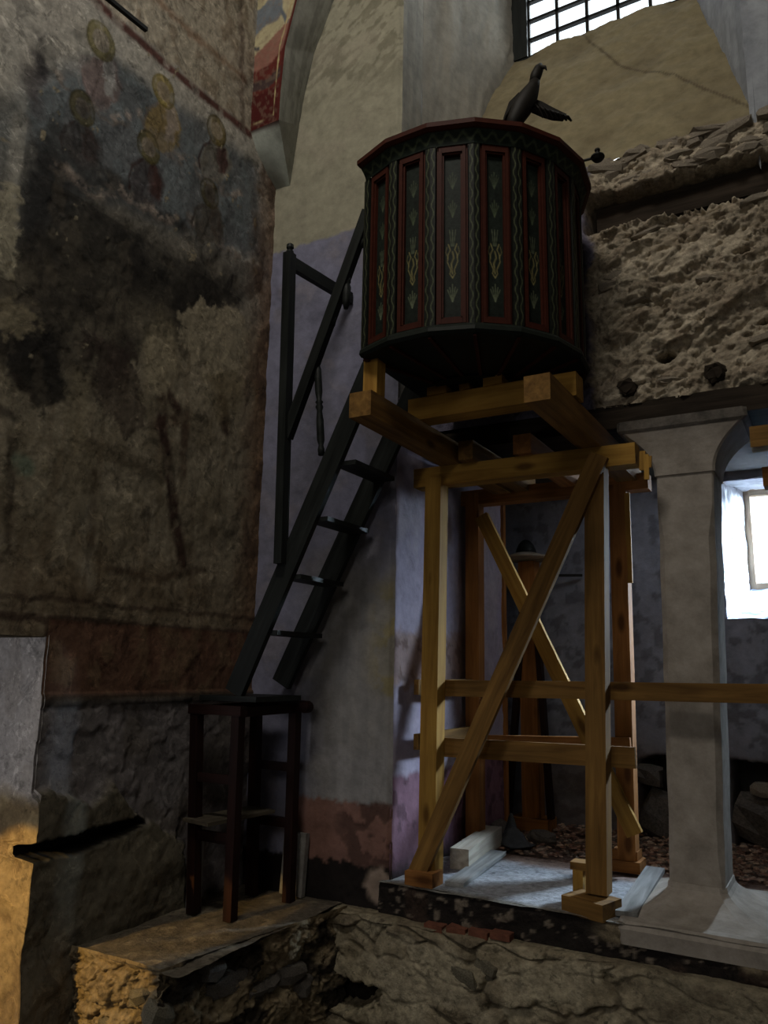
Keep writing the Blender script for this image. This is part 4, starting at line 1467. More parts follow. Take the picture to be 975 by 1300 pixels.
    for i in range(2600):
        xx, yy = rnd.uniform(XP + 0.1, 0.6), rnd.uniform(5.02, YA - 0.05)
        s = rnd.uniform(0.008, 0.03)
        a = rnd.uniform(0, 6.28)
        ca, sa = math.cos(a), math.sin(a)
        zc = 0.47 + rnd.uniform(0, 0.03) - 0.02 * (yy < 4.9) * 0 + (0.02 if yy < 4.95 else 0)
        pts = []
        for px_, py_, pz_ in ((-1, -.5, 0), (1, -.6, 0), (0.8, .6, 0), (-.9, .5, 0), (-.6, -.3, .5), (.7, -.4, .6), (.5, .4, .5), (-.7, .3, .7)):
            px2, py2 = px_ * s, py_ * s
            pts.append((xx + px2 * ca - py2 * sa, yy + px2 * sa + py2 * ca, zc + pz_ * s * 0.6))
        n0 = gg.n
        gg.v.append(np.array(pts))
        gg.f.append(np.array([(0, 1, 5, 4), (1, 2, 6, 5), (2, 3, 7, 6), (3, 0, 4, 7), (4, 5, 6, 7)]) + n0)
        gg.c.append(np.tile(rnd.choice(cols) * rnd.uniform(0.7, 1.1), (8, 1)))
        gg.n += 8
    ch = gg.build('debris_chips', M_RUBBLE, smooth=False)
    tag(ch, 'reddish stone chips and wood shavings covering the aisle floor', 'debris', kind='stuff')
    return a0, a1, b0, zt


na0, na1, nb0, nzt = build_aisle()

# loose boulders in the low niches and along the aisle wall
rnd = random.Random(41)
def boulder(p, s, label, mat=M_STONE_DK):
    o = stone(None, p, s, rnd, name='boulder', mat=mat)
    tag(o, label, 'stone', 'loose stones in the aisle')
boulder((na0 + 0.14, YA + 0.02, 0.60), (0.16, 0.14, 0.17), 'large dark boulder in the low niche left of the column')
boulder((na0 + 0.06, YA - 0.02, 0.885), (0.09, 0.10, 0.07), 'smaller dark stone on top of the niche boulder left of the column')
boulder((nb0 + 0.22, YA + 0.08, 0.62), (0.24, 0.16, 0.17), 'wide dark boulder in the low niche right of the column')
boulder((nb0 + 0.18, YA + 0.02, 0.85), (0.075, 0.07, 0.05), 'pale brown stone lying on the boulder right of the column', M_STONE)

for i_, (u_, v_, s_, l_) in enumerate(((655, 1052, 0.07, 'dark squared stone at the left foot of the aisle stand'), (700, 1058, 0.06, 'flat dark stone at the right foot of the aisle stand'), (686, 1064, 0.05, 'small dark stone in front of the aisle stand'))):
    q_ = onZ(u_, v_, 0.52)
    boulder((q_.x, min(q_.y, 5.35), 0.50 + s_ * 0.4), (s_ * 1.5, s_, s_ * 0.7), l_)
# ------------------------------------------------------------------ pulpit
_d = ray(591, 400)
_d.z = 0
_d.normalize()
PD = 3.92
PC = Vector((_d.x * PD, _d.y * PD, 0))
PSTEP = R(19.5)
PN = 9                     # panels; the side towards the ladder is open
PR = 0.1425 * (PD * math.cos(R(5.6)) * 0.98 + 2.2 * 0.196)


def _zat(u, v, hd):
    d = ray(u, v)
    return CAM.z + d.z * hd / math.hypot(d.x, d.y)


PZ0, PZ1 = _zat(597, 414, PD - PR), _zat(597, 180, PD - PR)
PA0 = math.atan2(-PC.y, -PC.x) - 2.8 * PSTEP     # corner next to the ladder


def build_pulpit():
    root = empty('pulpit', (PC.x, PC.y, PZ0))
    tag(root, 'dark green and red painted many-sided wooden pulpit propped on pine timbers', 'pulpit')
    h = PZ1 - PZ0
    angs = [PA0 + k * PSTEP for k in range(PN + 1)]
    a_end = angs[-1]

    def outline(r):
        """plan of the pulpit: many-sided front, straight back to the wall"""
        pts = [Vector((r * math.cos(a), r * math.sin(a), 0)) for a in angs]
        yb = YR - 0.05 - PC.y
        return pts + [Vector((pts[-1].x, yb, 0)), Vector((pts[0].x - 0.02, yb, 0))]
    # core drum (walls only, open towards the ladder)
    bm = bmesh.new()
    ro = [bm.verts.new(Vector(((PR - 0.036) * math.cos(a), (PR - 0.036) * math.sin(a), 0))) for a in angs]
    ri = [bm.verts.new(Vector(((PR - 0.06) * math.cos(a), (PR - 0.06) * math.sin(a), 0))) for a in angs]
    ro2 = [bm.verts.new(v.co + Vector((0, 0, h))) for v in ro]
    ri2 = [bm.verts.new(v.co + Vector((0, 0, h))) for v in ri]
    for k in range(PN):
        bm.faces.new((ro[k], ro[k + 1], ro2[k + 1], ro2[k]))
        bm.faces.new((ri[k + 1], ri[k], ri2[k], ri2[k + 1]))
        bm.faces.new((ro2[k], ro2[k + 1], ri2[k + 1], ri2[k]))
        bm.faces.new((ro[k + 1], ro[k], ri[k], ri[k + 1]))
    bm.faces.new((ro[0], ro2[0], ri2[0], ri[0]))
    bm.faces.new((ro[-1], ri[-1], ri2[-1], ro2[-1]))
    from_bm('drum', bm, M_DKGREEN, root)
    bm = bmesh.new()
    prism(bm, [p + Vector((0, 0, -0.03)) for p in outline(PR - 0.02)], (0, 0, 0.03))
    from_bm('floor_boards', bm, M_DKBROWN, root)
    ap = PR * math.cos(PSTEP / 2)        # apothem
    fw = 2 * PR * math.sin(PSTEP / 2)    # face width
    sw = 0.052                            # pilaster strip width
    # shared meshes in a face frame: x across, y outward, z up
    # painted panel
    pw, ph = fw - sw - 0.075, h - 0.11
    g = GridMesh()
    X, Z = np.meshgrid(lin(-pw / 2, pw / 2, 26), lin(0, ph, 220), indexing='ij')
    n = fbm(X * 20 + 5, Z * 9, 801, 5)
    col = np.broadcast_to(srgb(30, 36, 31), X.shape + (3,)).copy()
    col = mixc(col, sstep(0.45, 0.65, n) * 0.5, srgb(22, 25, 22))
    pale, gold = srgb(104, 112, 88), srgb(128, 120, 78)

    def stroke(pts, wd, c, a=0.8):
        nonlocal col
        d = d_line(X, Z, pts)
        col = mixc(col, (1 - sstep(wd * 0.5, wd * 1.4, d)) * a, c)
    for z0, sc, c in ((0.10, 1.0, pale), (0.62, 0.9, srgb(78, 88, 66)), (0.80, 1.0, srgb(72, 80, 62))):
        for q in (-0.022, -0.012, 0.0, 0.012, 0.022):
            stroke([(0, z0 * ph), (q * 0.6 * sc, z0 * ph + 0.035), (q * sc, z0 * ph + 0.085 - abs(q) * 1.2)], 0.0028, c, 0.55)
    zc = 0.33 * ph
    for s in (-1, 1):
        stroke([(0, zc - 0.07), (s * 0.012, zc - 0.05), (s * 0.008, zc - 0.03), (s * 0.024, zc + 0.01), (s * 0.020, zc + 0.05), (s * 0.010, zc + 0.07), (s * 0.020, zc + 0.10)], 0.0028, gold, 0.7)
        stroke([(s * 0.02, zc + 0.03), (s * 0.032, zc + 0.06), (s * 0.026, zc + 0.085)], 0.0022, gold, 0.5)
    for q in (-0.014, 0, 0.014):
        stroke([(q * 0.4, zc + 0.09), (q, zc + 0.17)], 0.0025, pale, 0.5)
    stroke([(0, zc - 0.05), (0.006, zc), (-0.006, zc + 0.03), (0, zc + 0.06)], 0.004, gold, 0.6)
    g.add(np.stack([X, X * 0 + ap - 0.022, Z + 0.055], -1), col)
    panel_me = g.build('panel', M_PAINTWOOD, root)
    PANEL = panel_me.data
    bpy.data.objects.remove(panel_me)
    # red moulded frame
    bm = bmesh.new()
    ow, oh, iw = fw - sw - 0.008, h - 0.03, pw
    for (xa, xb, za, zb) in ((-ow / 2, -iw / 2, 0.012, h + 0.012), (iw / 2, ow / 2, 0.012, h + 0.012), (-iw / 2, iw / 2, 0.012, 0.055), (-iw / 2, iw / 2, h - 0.05, h + 0.012)):
        for (in_, y1) in ((0.0, ap - 0.006), (0.009, ap + 0.003)):
            vertical = (zb - za) > (xb - xa)
            xa2, xb2, za2, zb2 = (xa + in_, xb - in_, za + in_, zb - in_) if vertical else (xa - 0.01, xb + 0.01, za + in_, zb - in_)
            prism(bm, [(xa2, ap - 0.03, za2), (xb2, ap - 0.03, za2), (xb2, ap - 0.03, zb2), (xa2, ap - 0.03, zb2)], (0, y1 - ap + 0.03, 0))
    tmp = from_bm('panel_frame', bm, M_REDPAINT, root)
    FRAME = tmp.data
    bpy.data.objects.remove(tmp)
    # corner strip with a painted wavy vine (folds round the corner)
    g = GridMesh()
    t = lin(-1, 1, 17)
    Zs = lin(0, h, 260)
    T, Zg = np.meshgrid(t, Zs, indexing='ij')
    a = PSTEP / 2
    cr = PR + 0.006
    cxx = T * sw / 2 * math.cos(a)
    cyy = cr - np.abs(T) * sw / 2 * math.sin(a)
    col = np.broadcast_to(srgb(27, 29, 25), T.shape + (3,)).copy()
    for sgn in (-1, 1):
        vine = np.abs(T - sgn * 0.5 - 0.22 * np.sin(Zg * 2 * math.pi / 0.085))
        col = mixc(col, (1 - sstep(0.06, 0.16, vine)) * 0.55, srgb(92, 98, 72))
    col = mixc(col, (1 - sstep(0.0, 0.08, np.abs(T))) * 0.7, srgb(10, 10, 9))
    g.add(np.stack([cxx, cyy, Zg], -1), col)
    # sides
    for s in (0, -1):
        e = np.stack([np.stack([cxx[s], cyy[s], Zs], -1), np.stack([cxx[s], cyy[s] - 0.02, Zs], -1)], 0)
        g.add(e, srgb(24, 26, 22))
    tmp = g.build('corner_strip', M_PAINTWOOD, root, smooth=False)
    STRIP = tmp.data
    bpy.data.objects.remove(tmp)
    for k in range(PN + 1):
        if k < PN:
            rz = PA0 + (k + 0.5) * PSTEP - math.pi / 2
            for nm, me in (('panel', PANEL), ('panel_frame', FRAME)):
                o = link(nm, me, None, root)
                o.rotation_euler = (0, 0, rz)
        o = link('corner_strip', STRIP, None, root)
        o.rotation_euler = (0, 0, PA0 + k * PSTEP - math.pi / 2)

    def ringprof(name, prof, mat):
        bm = bmesh.new()
        rings = [[bm.verts.new((r * math.cos(a), r * math.sin(a), zz)) for a in angs] for r, zz in prof]
        n = len(rings)
        for i in range(n):
            for k in range(PN):
                bm.faces.new((rings[i][k], rings[i][k + 1], rings[(i + 1) % n][k + 1], rings[(i + 1) % n][k]))
        bm.faces.new([r[0] for r in rings][::-1])
        bm.faces.new([r[-1] for r in rings])
        return from_bm(name, bm, mat, root)
    # cornice: dark frieze with vine, red cap
    g = GridMesh()
    for k in range(PN):
        a0, a1 = angs[k], angs[k + 1]
        U, V_ = np.meshgrid(lin(0, 1, 40), lin(0, 1, 12), indexing='ij')
        rr = PR + 0.008 + 0.035 * V_ ** 1.5
        px_ = rr * (math.cos(a0) * (1 - U) + math.cos(a1) * U)
        py_ = rr * (math.sin(a0) * (1 - U) + math.sin(a1) * U)
        vine = np.abs(V_ - 0.5 - 0.22 * np.sin(U * 2 * math.pi * 3))
        c = mixc(np.broadcast_to(srgb(30, 37, 31), U.shape + (3,)).copy(), (1 - sstep(0.06, 0.16, vine)) * 0.6, srgb(76, 84, 64))
        g.add(np.stack([px_, py_, h - 0.01 + V_ * 0.065], -1), c)
    g.build('cornice_frieze', M_PAINTWOOD, root, smooth=False)
    ringprof('cornice_cap', [(PR - 0.05, h + 0.03), (PR + 0.045, h + 0.05), (PR + 0.062, h + 0.062), (PR + 0.062, h + 0.085), (PR + 0.045, h + 0.095), (PR - 0.05, h + 0.095)], M_REDPAINT)
    ringprof('base_moulding', [(PR - 0.05, -0.035), (PR + 0.012, -0.035), (PR + 0.024, -0.02), (PR + 0.02, 0.0), (PR + 0.004, 0.018), (PR - 0.05, 0.018)], M_DKGREEN)
    # boarded underside with red battens, drawn in towards a block at the wall
    rim = outline(PR - 0.004)
    hub = Vector((0.02, 0.20, 0))
    zb = -0.055
    inner = [hub + (p - hub) * 0.45 for p in rim]
    n = len(rim)
    for k in range(n):
        if k == n - 2:
            continue
        p, q = rim[k], rim[(k + 1) % n]
        p2, q2 = inner[k], inner[(k + 1) % n]
        bm = bmesh.new()
        prism(bm, [p + Vector((0, 0, -0.032)), q + Vector((0, 0, -0.032)), q2 + Vector((0, 0, zb)), p2 + Vector((0, 0, zb))], (0, 0, 0.02))
        from_bm('underside_board', bm, M_DKGREEN, root)
        o_ = Vector((PC.x, PC.y, PZ0))
        if k <= PN:
            beam('batten', o_ + p + Vector((0, 0, -0.038)), o_ + p2 + Vector((0, 0, zb - 0.006)), 0.016, 0.012, M_REDPAINT, root, jit=0, bevel=0.002)
    bm = bmesh.new()
    prism(bm, [p * 1.0 + Vector((0, 0, zb - 0.012)) for p in inner], (0, 0, 0.03))
    from_bm('support_block', bm, M_DKGREEN, root)


build_pulpit()

# carved eagle on the rim


def build_eagle():
    a = onZ(672, 160, PZ1 + 0.09)
    c = PC
    base = Vector((c.x, c.y, PZ1 + 0.12))
    d = (a - base)
    d.z = 0
    foot = base + d.normalized() * (PR + 0.01)
    root = empty('carved_eagle', foot)
    tag(root, 'dark carved eagle with outspread wing perched on the pulpit rim', 'carving')
    Rt = Vector((math.cos(YAW), math.sin(YAW), 0))
    up = Vector((0, 0, 1))
    bk = Vector((-math.sin(YAW), math.cos(YAW), 0))

    def L(r, u, b=0.0):
        return (Rt * r + up * u + bk * b) * 1.38
    bm = bmesh.new()
    tube(bm, [L(-0.055, -0.03), L(-0.04, 0.01), L(-0.015, 0.06), L(0.012, 0.11), L(0.03, 0.15), L(0.038, 0.175)], [0.022, 0.04, 0.052, 0.048, 0.032, 0.024], 12)
    from_bm('body', bm, M_DKBROWN, root, smooth=True)
    bm = bmesh.new()
    tube(bm, [L(0.032, 0.165), L(0.04, 0.195), L(0.052, 0.225), L(0.058, 0.243)], [0.022, 0.027, 0.024, 0.010], 12)
    h = from_bm('head', bm, M_DKBROWN, root, smooth=True)
    bm = bmesh.new()
    tube(bm, [L(0.052, 0.222, -0.01), L(0.070, 0.214, -0.02), L(0.074, 0.200, -0.022)], [0.012, 0.008, 0.002], 8)
    from_bm('beak', bm, M_DKBROWN, h, smooth=True)

    def wing(sgn, pts, tips):
        bm = bmesh.new()
        prism(bm, [L(*p) for p in pts], bk * 0.028)
        wg = from_bm('wing', bm, M_DKBROWN, root)
        for (a_, b_) in tips:
            bm2 = bmesh.new()
            tube(bm2, [L(*a_), L((a_[0] + b_[0]) / 2, (a_[1] + b_[1]) / 2, -0.008), L(*b_)], [(0.004, 0.009), (0.006, 0.012), (0.003, 0.006)], 8)
            from_bm('feather', bm2, M_DKBROWN, wg)
    top = [(0.02, 0.105), (0.06, 0.092), (0.10, 0.072), (0.14, 0.050), (0.158, 0.034)]
    wing(1, [(0.01, 0.07), (0.02, 0.11), (0.06, 0.094), (0.10, 0.070), (0.145, 0.046), (0.135, 0.032), (0.10, 0.034), (0.065, 0.045), (0.035, 0.06)],
         [((0.03 + 0.017 * i, 0.085 - 0.008 * i), (0.062 + 0.0165 * i, 0.030 - 0.002 * i)) for i in range(7)])
    wing(-1, [(-0.02, 0.13), (-0.055, 0.09), (-0.075, 0.03), (-0.085, -0.02), (-0.05, -0.02), (-0.02, 0.06)],
         [((-0.035 - 0.006 * i, 0.09 - 0.012 * i), (-0.062 - 0.006 * i, 0.02 - 0.008 * i)) for i in range(4)])


build_eagle()

# candle bracket on the right of the rim


def build_bracket():
    p = onY(765, 198, 3.62)
    a = Vector((p.x - 0.15, 3.62, p.z + 0.004))
    root = empty('candle_bracket', a)
    tag(root, 'black iron candle bracket reaching out from the pulpit rim', 'candle holder')
    bm = bmesh.new()
    tube(bm, [Vector((-0.03, 0, 0)), Vector((0.04, 0, 0.003)), Vector((0.10, 0, 0))], [0.007, 0.006, 0.007], 8)
    from_bm('arm', bm, M_IRON, root)
    bm = bmesh.new()
    lathe(bm, [(0.006, -0.024), (0.024, -0.020), (0.036, -0.004), (0.034, 0.004), (0.012, 0.008)], 16, (0.125, 0, 0))
    from_bm('drip_pan', bm, M_IRON, root)
    bm = bmesh.new()
    lathe(bm, [(0.009, 0.004), (0.009, 0.03), (0.014, 0.034), (0.014, 0.042)], 12, (0.125, 0, 0))
    from_bm('socket', bm, M_IRON, root)


build_bracket()

# ------------------------------------------------------------------ pine scaffold under the pulpit


def build_scaffold():
    root = empty('timber_scaffold', (-1.6, 4.4, ZS))
    tag(root, 'fresh pine scaffold of posts and crossed braces propping the pulpit', 'scaffold')
    S = 0.10

    def post(tp, bt, Yf, mat, s=S):
        a, b = onY(*tp, Yf), onY(*bt, Yf)
        off = Vector((0, s / 2, 0))
        return beam('post', b + off, a + off, s, s, mat, root, up=(0, 1, 0))
    post((550, 606), (541, 1106), 3.97, M_PINE)
    post((754, 590), (757, 1136), 3.97, M_PINE_OLD)
    post((599, 626), (600, 1075), 4.83, M_PINE_RED, 0.095)
    post((783, 615), (796, 1100), 4.83, M_PINE_RED, 0.10)
    # head beams
    a, b = onY(525, 605, 4.0), onY(806, 577, 4.0)
    zf = (a.z + b.z) / 2
    o = Vector((0, 0.06, 0))
    beam('head_beam', Vector((a.x, 4.06, zf)), Vector((b.x, 4.06, zf)), 0.11, 0.112, M_PINE, root)
    ztop = zf + 0.056
    a, b = onY(560, 634, 4.83), onY(822, 610, 4.83)
    zr = (a.z + b.z) / 2
    beam('head_beam', Vector((a.x, 4.89, zr)), Vector((b.x, 4.89, zr)), 0.11, 0.10, M_PINE_RED, root)
    # splintered end of the head beam
    e = onY(815, 585, 4.02)
    for dx, dz, hh, ww in ((0.0, 0.0, 0.10, 0.014), (0.02, -0.035, 0.13, 0.012), (0.035, -0.01, 0.06, 0.010)):
        beam('splinter', e + Vector((dx, 0, dz - hh / 2)), e + Vector((dx + 0.004, 0, dz + hh / 2)), ww * 2, 0.012, M_PINE, root, up=(0, 1, 0), jit=0.001, bevel=0.002)
    # beams running back
    cl = onZ(443, 531, ztop)
    cr = onZ(665, 511, ztop)
    hc = 0.122
    zc = ztop + hc / 2

    def runner(x_, y_, y2, wd=0.12, mat=M_PINE_OLD, h=hc):
        beam('cantilever_beam', (x_, y_, ztop + h / 2), (x_, y2, ztop + h / 2), wd, h, mat, root)
    xl = cl.x + 0.058
    xr = cr.x + 0.062
    runner(xl, cl.y, 4.98)
    runner(xr, cr.y, 4.98)
    m1, m2 = onZ(591, 583, ztop), onZ(668, 580, ztop)
    runner(m1.x, 3.93, 4.98, 0.088, M_PINE_OLD, 0.11)
    runner(m2.x, 3.96, 4.98, 0.10, M_PINE_RED, 0.11)
    # cross beam under the pulpit
    zx = ztop + hc
    bl, br = onZ(522, 533, zx), onZ(733, 503, zx)
    yx = (bl.y + br.y) / 2
    beam('cross_beam', (bl.x - 0.03, yx + 0.06, zx + 0.06), (br.x, yx + 0.06, zx + 0.06), 0.12, 0.12, M_PINE, root)
    # packing pieces and stub post
    tx = zx + 0.12
    for u, v, wd, hh in ((561, 488, 0.11, 0.045), (631, 476, 0.10, 0.045)):
        p = onY(u, v, yx + 0.05)
        beam('packing_block', (p.x - wd / 2, yx + 0.03, tx + hh / 2), (p.x + wd / 2, yx + 0.03, tx + hh / 2), 0.09, hh, M_PINE, root)
    p = onY(592, 470, yx + 0.05)
    beam('wedge', (p.x + 0.012, yx + 0.028, tx + 0.0), (p.x - 0.012, yx + 0.05, tx + 0.115), 0.055, 0.055, M_PINE, root, up=(0, 1, 0))
    # stub post on the left cantilever
    q = onY(493, 515, 3.30)
    beam('stub_post', (xl + 0.005, 3.13, zx), (xl + 0.005, 3.13, PZ0 - 0.035), 0.078, 0.078, M_PINE, root, up=(0, 1, 0))
    # braces
    beam('brace', onY(531, 1108, 3.955) + Vector((0, -0.005, 0)), onY(761, 578, 3.955) + Vector((0, -0.005, 0)), 0.035, 0.098, M_PINE_OLD, root, up=(1, 0, 0.45))
    beam('brace', onY(612, 655, 4.80), onY(806, 1060, 4.80), 0.04, 0.09, M_PINE, root, up=(1, 0, -0.45))
    # rails
    def rail(pa, pb, Y, h, mat, th=0.03, level=True):
        a_, b_ = onY(*pa, Y), onY(*pb, Y)
        if level:
            z_ = (a_.z + b_.z) / 2
            a_.z, b_.z = z_, z_
        beam('rail', a_ + Vector((0, th / 2, 0)), b_ + Vector((0, th / 2, 0)), th, h, mat, root)
    rail((552, 873), (1120, 883), 4.075, 0.088, M_PINE_OLD, level=False)
    rail((552, 948), (806, 962), 4.075, 0.10, M_PINE_OLD, level=False)
    rail((592, 940), (800, 945), 4.79, 0.07, M_PINE_RED, level=False)
    for v in (873, 945):
        a_ = onY(552, v, 4.0)
        beam('rail', (XP + 0.062, 4.07, a_.z), (XP + 0.062, 4.85, a_.z), 0.03, 0.085, M_PINE_OLD, root)
    # feet
    p = onZ(536, 1122, ZS)
    beam('foot_block', (p.x - 0.07, 3.96, ZS + 0.035), (p.x + 0.09, 3.96, ZS + 0.035), 0.13, 0.07, M_PINE_RED, root)
    p = onZ(757, 1160, ZS)
    beam('foot_block', (p.x - 0.13, 3.99, ZS + 0.03), (p.x + 0.08, 3.93, ZS + 0.03), 0.17, 0.075, M_PINE_OLD, root)
    p = onZ(766, 1120, ZS)
    beam('foot_block', (p.x, 4.11, ZS + 0.0), (p.x, 4.11, ZS + 0.15), 0.05, 0.09, M_PINE, root, up=(0, 1, 0))
    beam('foot_block', (p.x - 0.04, 4.12, ZS + 0.165), (p.x + 0.04, 4.12, ZS + 0.165), 0.09, 0.035, M_PINE_OLD, root)
    p = onY(796, 1100, 4.88)
    beam('foot_block', (p.x - 0.09, 4.88, ZS + 0.03), (p.x + 0.09, 4.88, ZS + 0.03), 0.16, 0.06, M_PINE_RED, root)
    beam('foot_block', (p.x - 0.07, 4.90, ZS + 0.085), (p.x + 0.07, 4.90, ZS + 0.085), 0.12, 0.05, M_PINE_RED, root)
    p = onY(600, 1075, 4.88)
    beam('foot_block', (p.x - 0.07, 4.88, ZS + 0.03), (p.x + 0.08, 4.88, ZS + 0.03), 0.14, 0.06, M_PINE_RED, root)
    # split batten nailed on the rear right post
    a_, b_ = onY(800, 740, 4.84), onY(796, 626, 4.84)
    beam('batten', a_, b_, 0.03, 0.02, M_PINE, root, up=(0, 1, 0), jit=0.001)


build_scaffold()

# neighbouring scaffold beam entering at the right edge
p = onY(952, 555, 4.10)
nb = empty('neighbour_scaffold', (p.x + 0.4, 4.2, p.z - 0.2))
tag(nb, 'ends of another pine scaffold entering at the right edge above the rail', 'scaffold')
beam('head_beam', (p.x, 4.15, p.z), (p.x + 1.1, 4.15, p.z), 0.11, 0.105, M_PINE_OLD, nb)
q = onY(966, 600, 4.3)
beam('head_beam', (q.x, 4.45, q.z), (q.x + 1.1, 4.45, q.z), 0.11, 0.10, M_PINE_RED, nb)
beam('post', (p.x + 0.45, 4.2, ZS), (p.x + 0.45, 4.2, p.z - 0.05), 0.1, 0.1, M_PINE, nb, up=(0, 1, 0))

# ------------------------------------------------------------------ ladder stair to the pulpit


def build_ladder():
    root = empty('pulpit_ladder', (-2.9, 3.6, 1.6))
    tag(root, 'steep black wooden ladder stair leaning up to the pulpit with broken handrail', 'ladder')
    YF, YB = 3.36, 3.80
    f0, f1 = onY(298, 880, YF), onY(478, 452, YF)
    b0, b1 = onY(357, 868, YB), onY(532, 484, YB)
    # long boards: deep in section
    beam('stringer', f0, f1, 0.035, 0.115, M_DARKWOOD, root, up=(1, 0, -0.5))
    beam('stringer', b0, b1, 0.035, 0.125, M_DARKWOOD, root, up=(1, 0, -0.5))
    for u, v, ub, vb in ((430, 592, 484, 606), (397, 664, 450, 672), (362, 736, 420, 740), (334, 805, 392, 806)):
        a, b = onY(u, v, YF), onY(ub, vb, YB)
        z = (a.z + b.z) / 2
        x = (a.x + b.x) / 2
        beam('tread', (x + 0.03, YF + 0.01, z), (x + 0.03, YB - 0.01, z), 0.13, 0.024, M_DARKWOOD, root)
    # post, cross rail, handrail
    pb, pt = onY(356, 716, YF - 0.035), onY(368, 322, YF - 0.035)
    beam('newel_post', pb, pt, 0.05, 0.06, M_DARKWOOD, root, up=(0, 1, 0))
    bm = bmesh.new()
    lathe(bm, [(0.022, 0), (0.022, 0.015), (0.012, 0.02), (0.022, 0.035), (0.02, 0.055), (0.006, 0.065)], 12)
    from_bm('finial', bm, M_DARKWOOD, root, pt - root.location)
    beam('cross_rail', pt + Vector((0, 0.02, -0.05)), Vector((pt.x + 0.06, YP - 0.01, pt.z - 0.05)), 0.035, 0.075, M_DARKWOOD, root)
    h0, h1 = onY(364, 556, YF - 0.02), onY(468, 268, YF - 0.02)
    beam('handrail', h0, h1, 0.045, 0.06, M_DARKWOOD, root, up=(1, 0, -0.4))

    def baluster(tp, bt, Y, prof):
        a, b = onY(*tp, Y), onY(*bt, Y)
        L = (b - a).length
        bm = bmesh.new()
        lathe(bm, [(r, t * L) for r, t in prof], 12, a - root.location, (b - a))
        from_bm('baluster', bm, M_DARKWOOD, root, smooth=True)
    baluster((403, 455), (408, 578), YF, [(0.018, 0), (0.020, 0.05), (0.012, 0.08), (0.02, 0.12), (0.021, 0.35), (0.014, 0.44), (0.022, 0.46), (0.014, 0.48), (0.022, 0.51), (0.014, 0.55), (0.021, 0.65), (0.021, 0.85), (0.013, 0.9), (0.019, 0.94), (0.017, 1.0)])
    baluster((441, 350), (439, 392), YF - 0.01, [(0.020, 0), (0.022, 0.2), (0.016, 0.25), (0.024, 0.35), (0.022, 0.8), (0.012, 1.0)])
    baluster((424, 400), (422, 414), YF - 0.01, [(0.016, 0), (0.018, 0.5), (0.014, 1.0)])
    baluster((461, 300), (459, 314), YF - 0.01, [(0.016, 0), (0.018, 0.5), (0.014, 1.0)])


build_ladder()

# ------------------------------------------------------------------ tall stool and boards on the bench


def build_stool():
    root = empty('tall_stool', (-2.9, 3.5, ZB))
    tag(root, 'tall dark red wooden stand carrying the ladder foot on the stone bench', 'stand')
    fr = onZ(291, 1170, ZB)
    rr_ = onZ(367, 1146, ZB)
    yf, yr = fr.y, min(rr_.y, YP - 0.08)
    S = 0.052

    def leg(tp, bt_u, bt_v, Y):
        a = onY(*tp, Y)
        b = onY(bt_u, bt_v, Y)
        b.z = ZB + 0.004
        return beam('leg', b, a, S, S, M_REDDARK, root, up=(0, 1, 0), jit=0.002), a, b
    _, a1, b1 = leg((302, 908), 292, 1166, yf)
    _, a2, b2 = leg((250, 905), 246, 1150, yf)
    _, a3, b3 = leg((375, 900), 367, 1140, yr)
    _, a4, b4 = leg((326, 898), 320, 1120, yr)

    def rl(pa, pb, Y, h=0.045, nm='stretcher', m=M_REDDARK):
        a, b = onY(*pa, Y), onY(*pb, Y)
        z = (a.z + b.z) / 2
        a.z = b.z = z
        return beam(nm, a, b, 0.03, h, m, root, jit=0.002)
    rl((248, 984), (298, 992), yf)
    rl((322, 970), (372, 974), yr)
    rl((245, 1058), (295, 1066), yf, 0.05)
    rl((320, 1040), (372, 1044), yr, 0.05)
    # top bars
    zt = onY(300, 902, yf).z
    zt2 = onY(360, 895, yr).z
    beam('top_bar', (XL + 0.06, yf, zt), (a1.x + 0.04, yf, zt), 0.06, 0.05, M_REDDARK, root)
    beam('top_bar', (a4.x - 0.06, yr, zt2), (a3.x + 0.06, yr, zt2), 0.06, 0.06, M_REDDARK, root)
    beam('side_bar', (a1.x, yf, zt - 0.01), (a3.x, yr, zt2 - 0.01), 0.045, 0.05, M_REDDARK, root)
    beam('side_bar', (a2.x + 0.01, yf, zt - 0.01), (a4.x, yr, zt2 - 0.01), 0.045, 0.05, M_REDDARK, root)
    bm = bmesh.new()
    lathe(bm, [(0.030, -0.03), (0.034, -0.02), (0.034, 0.02), (0.030, 0.03)], 14, (0, 0, 0), (0, 1, 0))
    from_bm('scroll_end', bm, M_REDDARK, root, Vector((a3.x + 0.075, yr, zt2 - 0.005)) - root.location)
    ztop = max(zt, zt2) + 0.03
    return yf, yr, ztop, a1.x, a2.x, b1, b2


sy0, sy1, sz1, sx1, sx0, sb1, sb2 = build_stool()
bd = beam('top_board', (sx0 + 0.02, (sy0 + sy1) / 2 - 0.02, sz1 + 0.014), (sx1 + 0.12, (sy0 + sy1) / 2 - 0.02, sz1 + 0.014), 0.40, 0.028, M_DARKWOOD)
tag(bd, 'dark board on top of the tall stand under the ladder feet', 'board')
zsh = onY(270, 1058, sy0).z + 0.03
bd = beam('shelf_board', (sx0 + 0.10, sy0 - 0.07, zsh + 0.028), (sx0 + 0.17, sy1 - 0.03, zsh + 0.038), 0.20, 0.018, M_SHELF)
tag(bd, 'loose brown board laid across the lower rails of the tall stand', 'board')
bd = beam('leaning_slab', (sx0 + 0.30, YP - 0.05, ZB + 0.01), (sx0 + 0.31, YP - 0.035, ZB + 0.34), 0.035, 0.15, M_SLAB, up=(1, 0, 0))
tag(bd, 'chalky pale slab leaning on the wall behind the tall stand', 'slab')
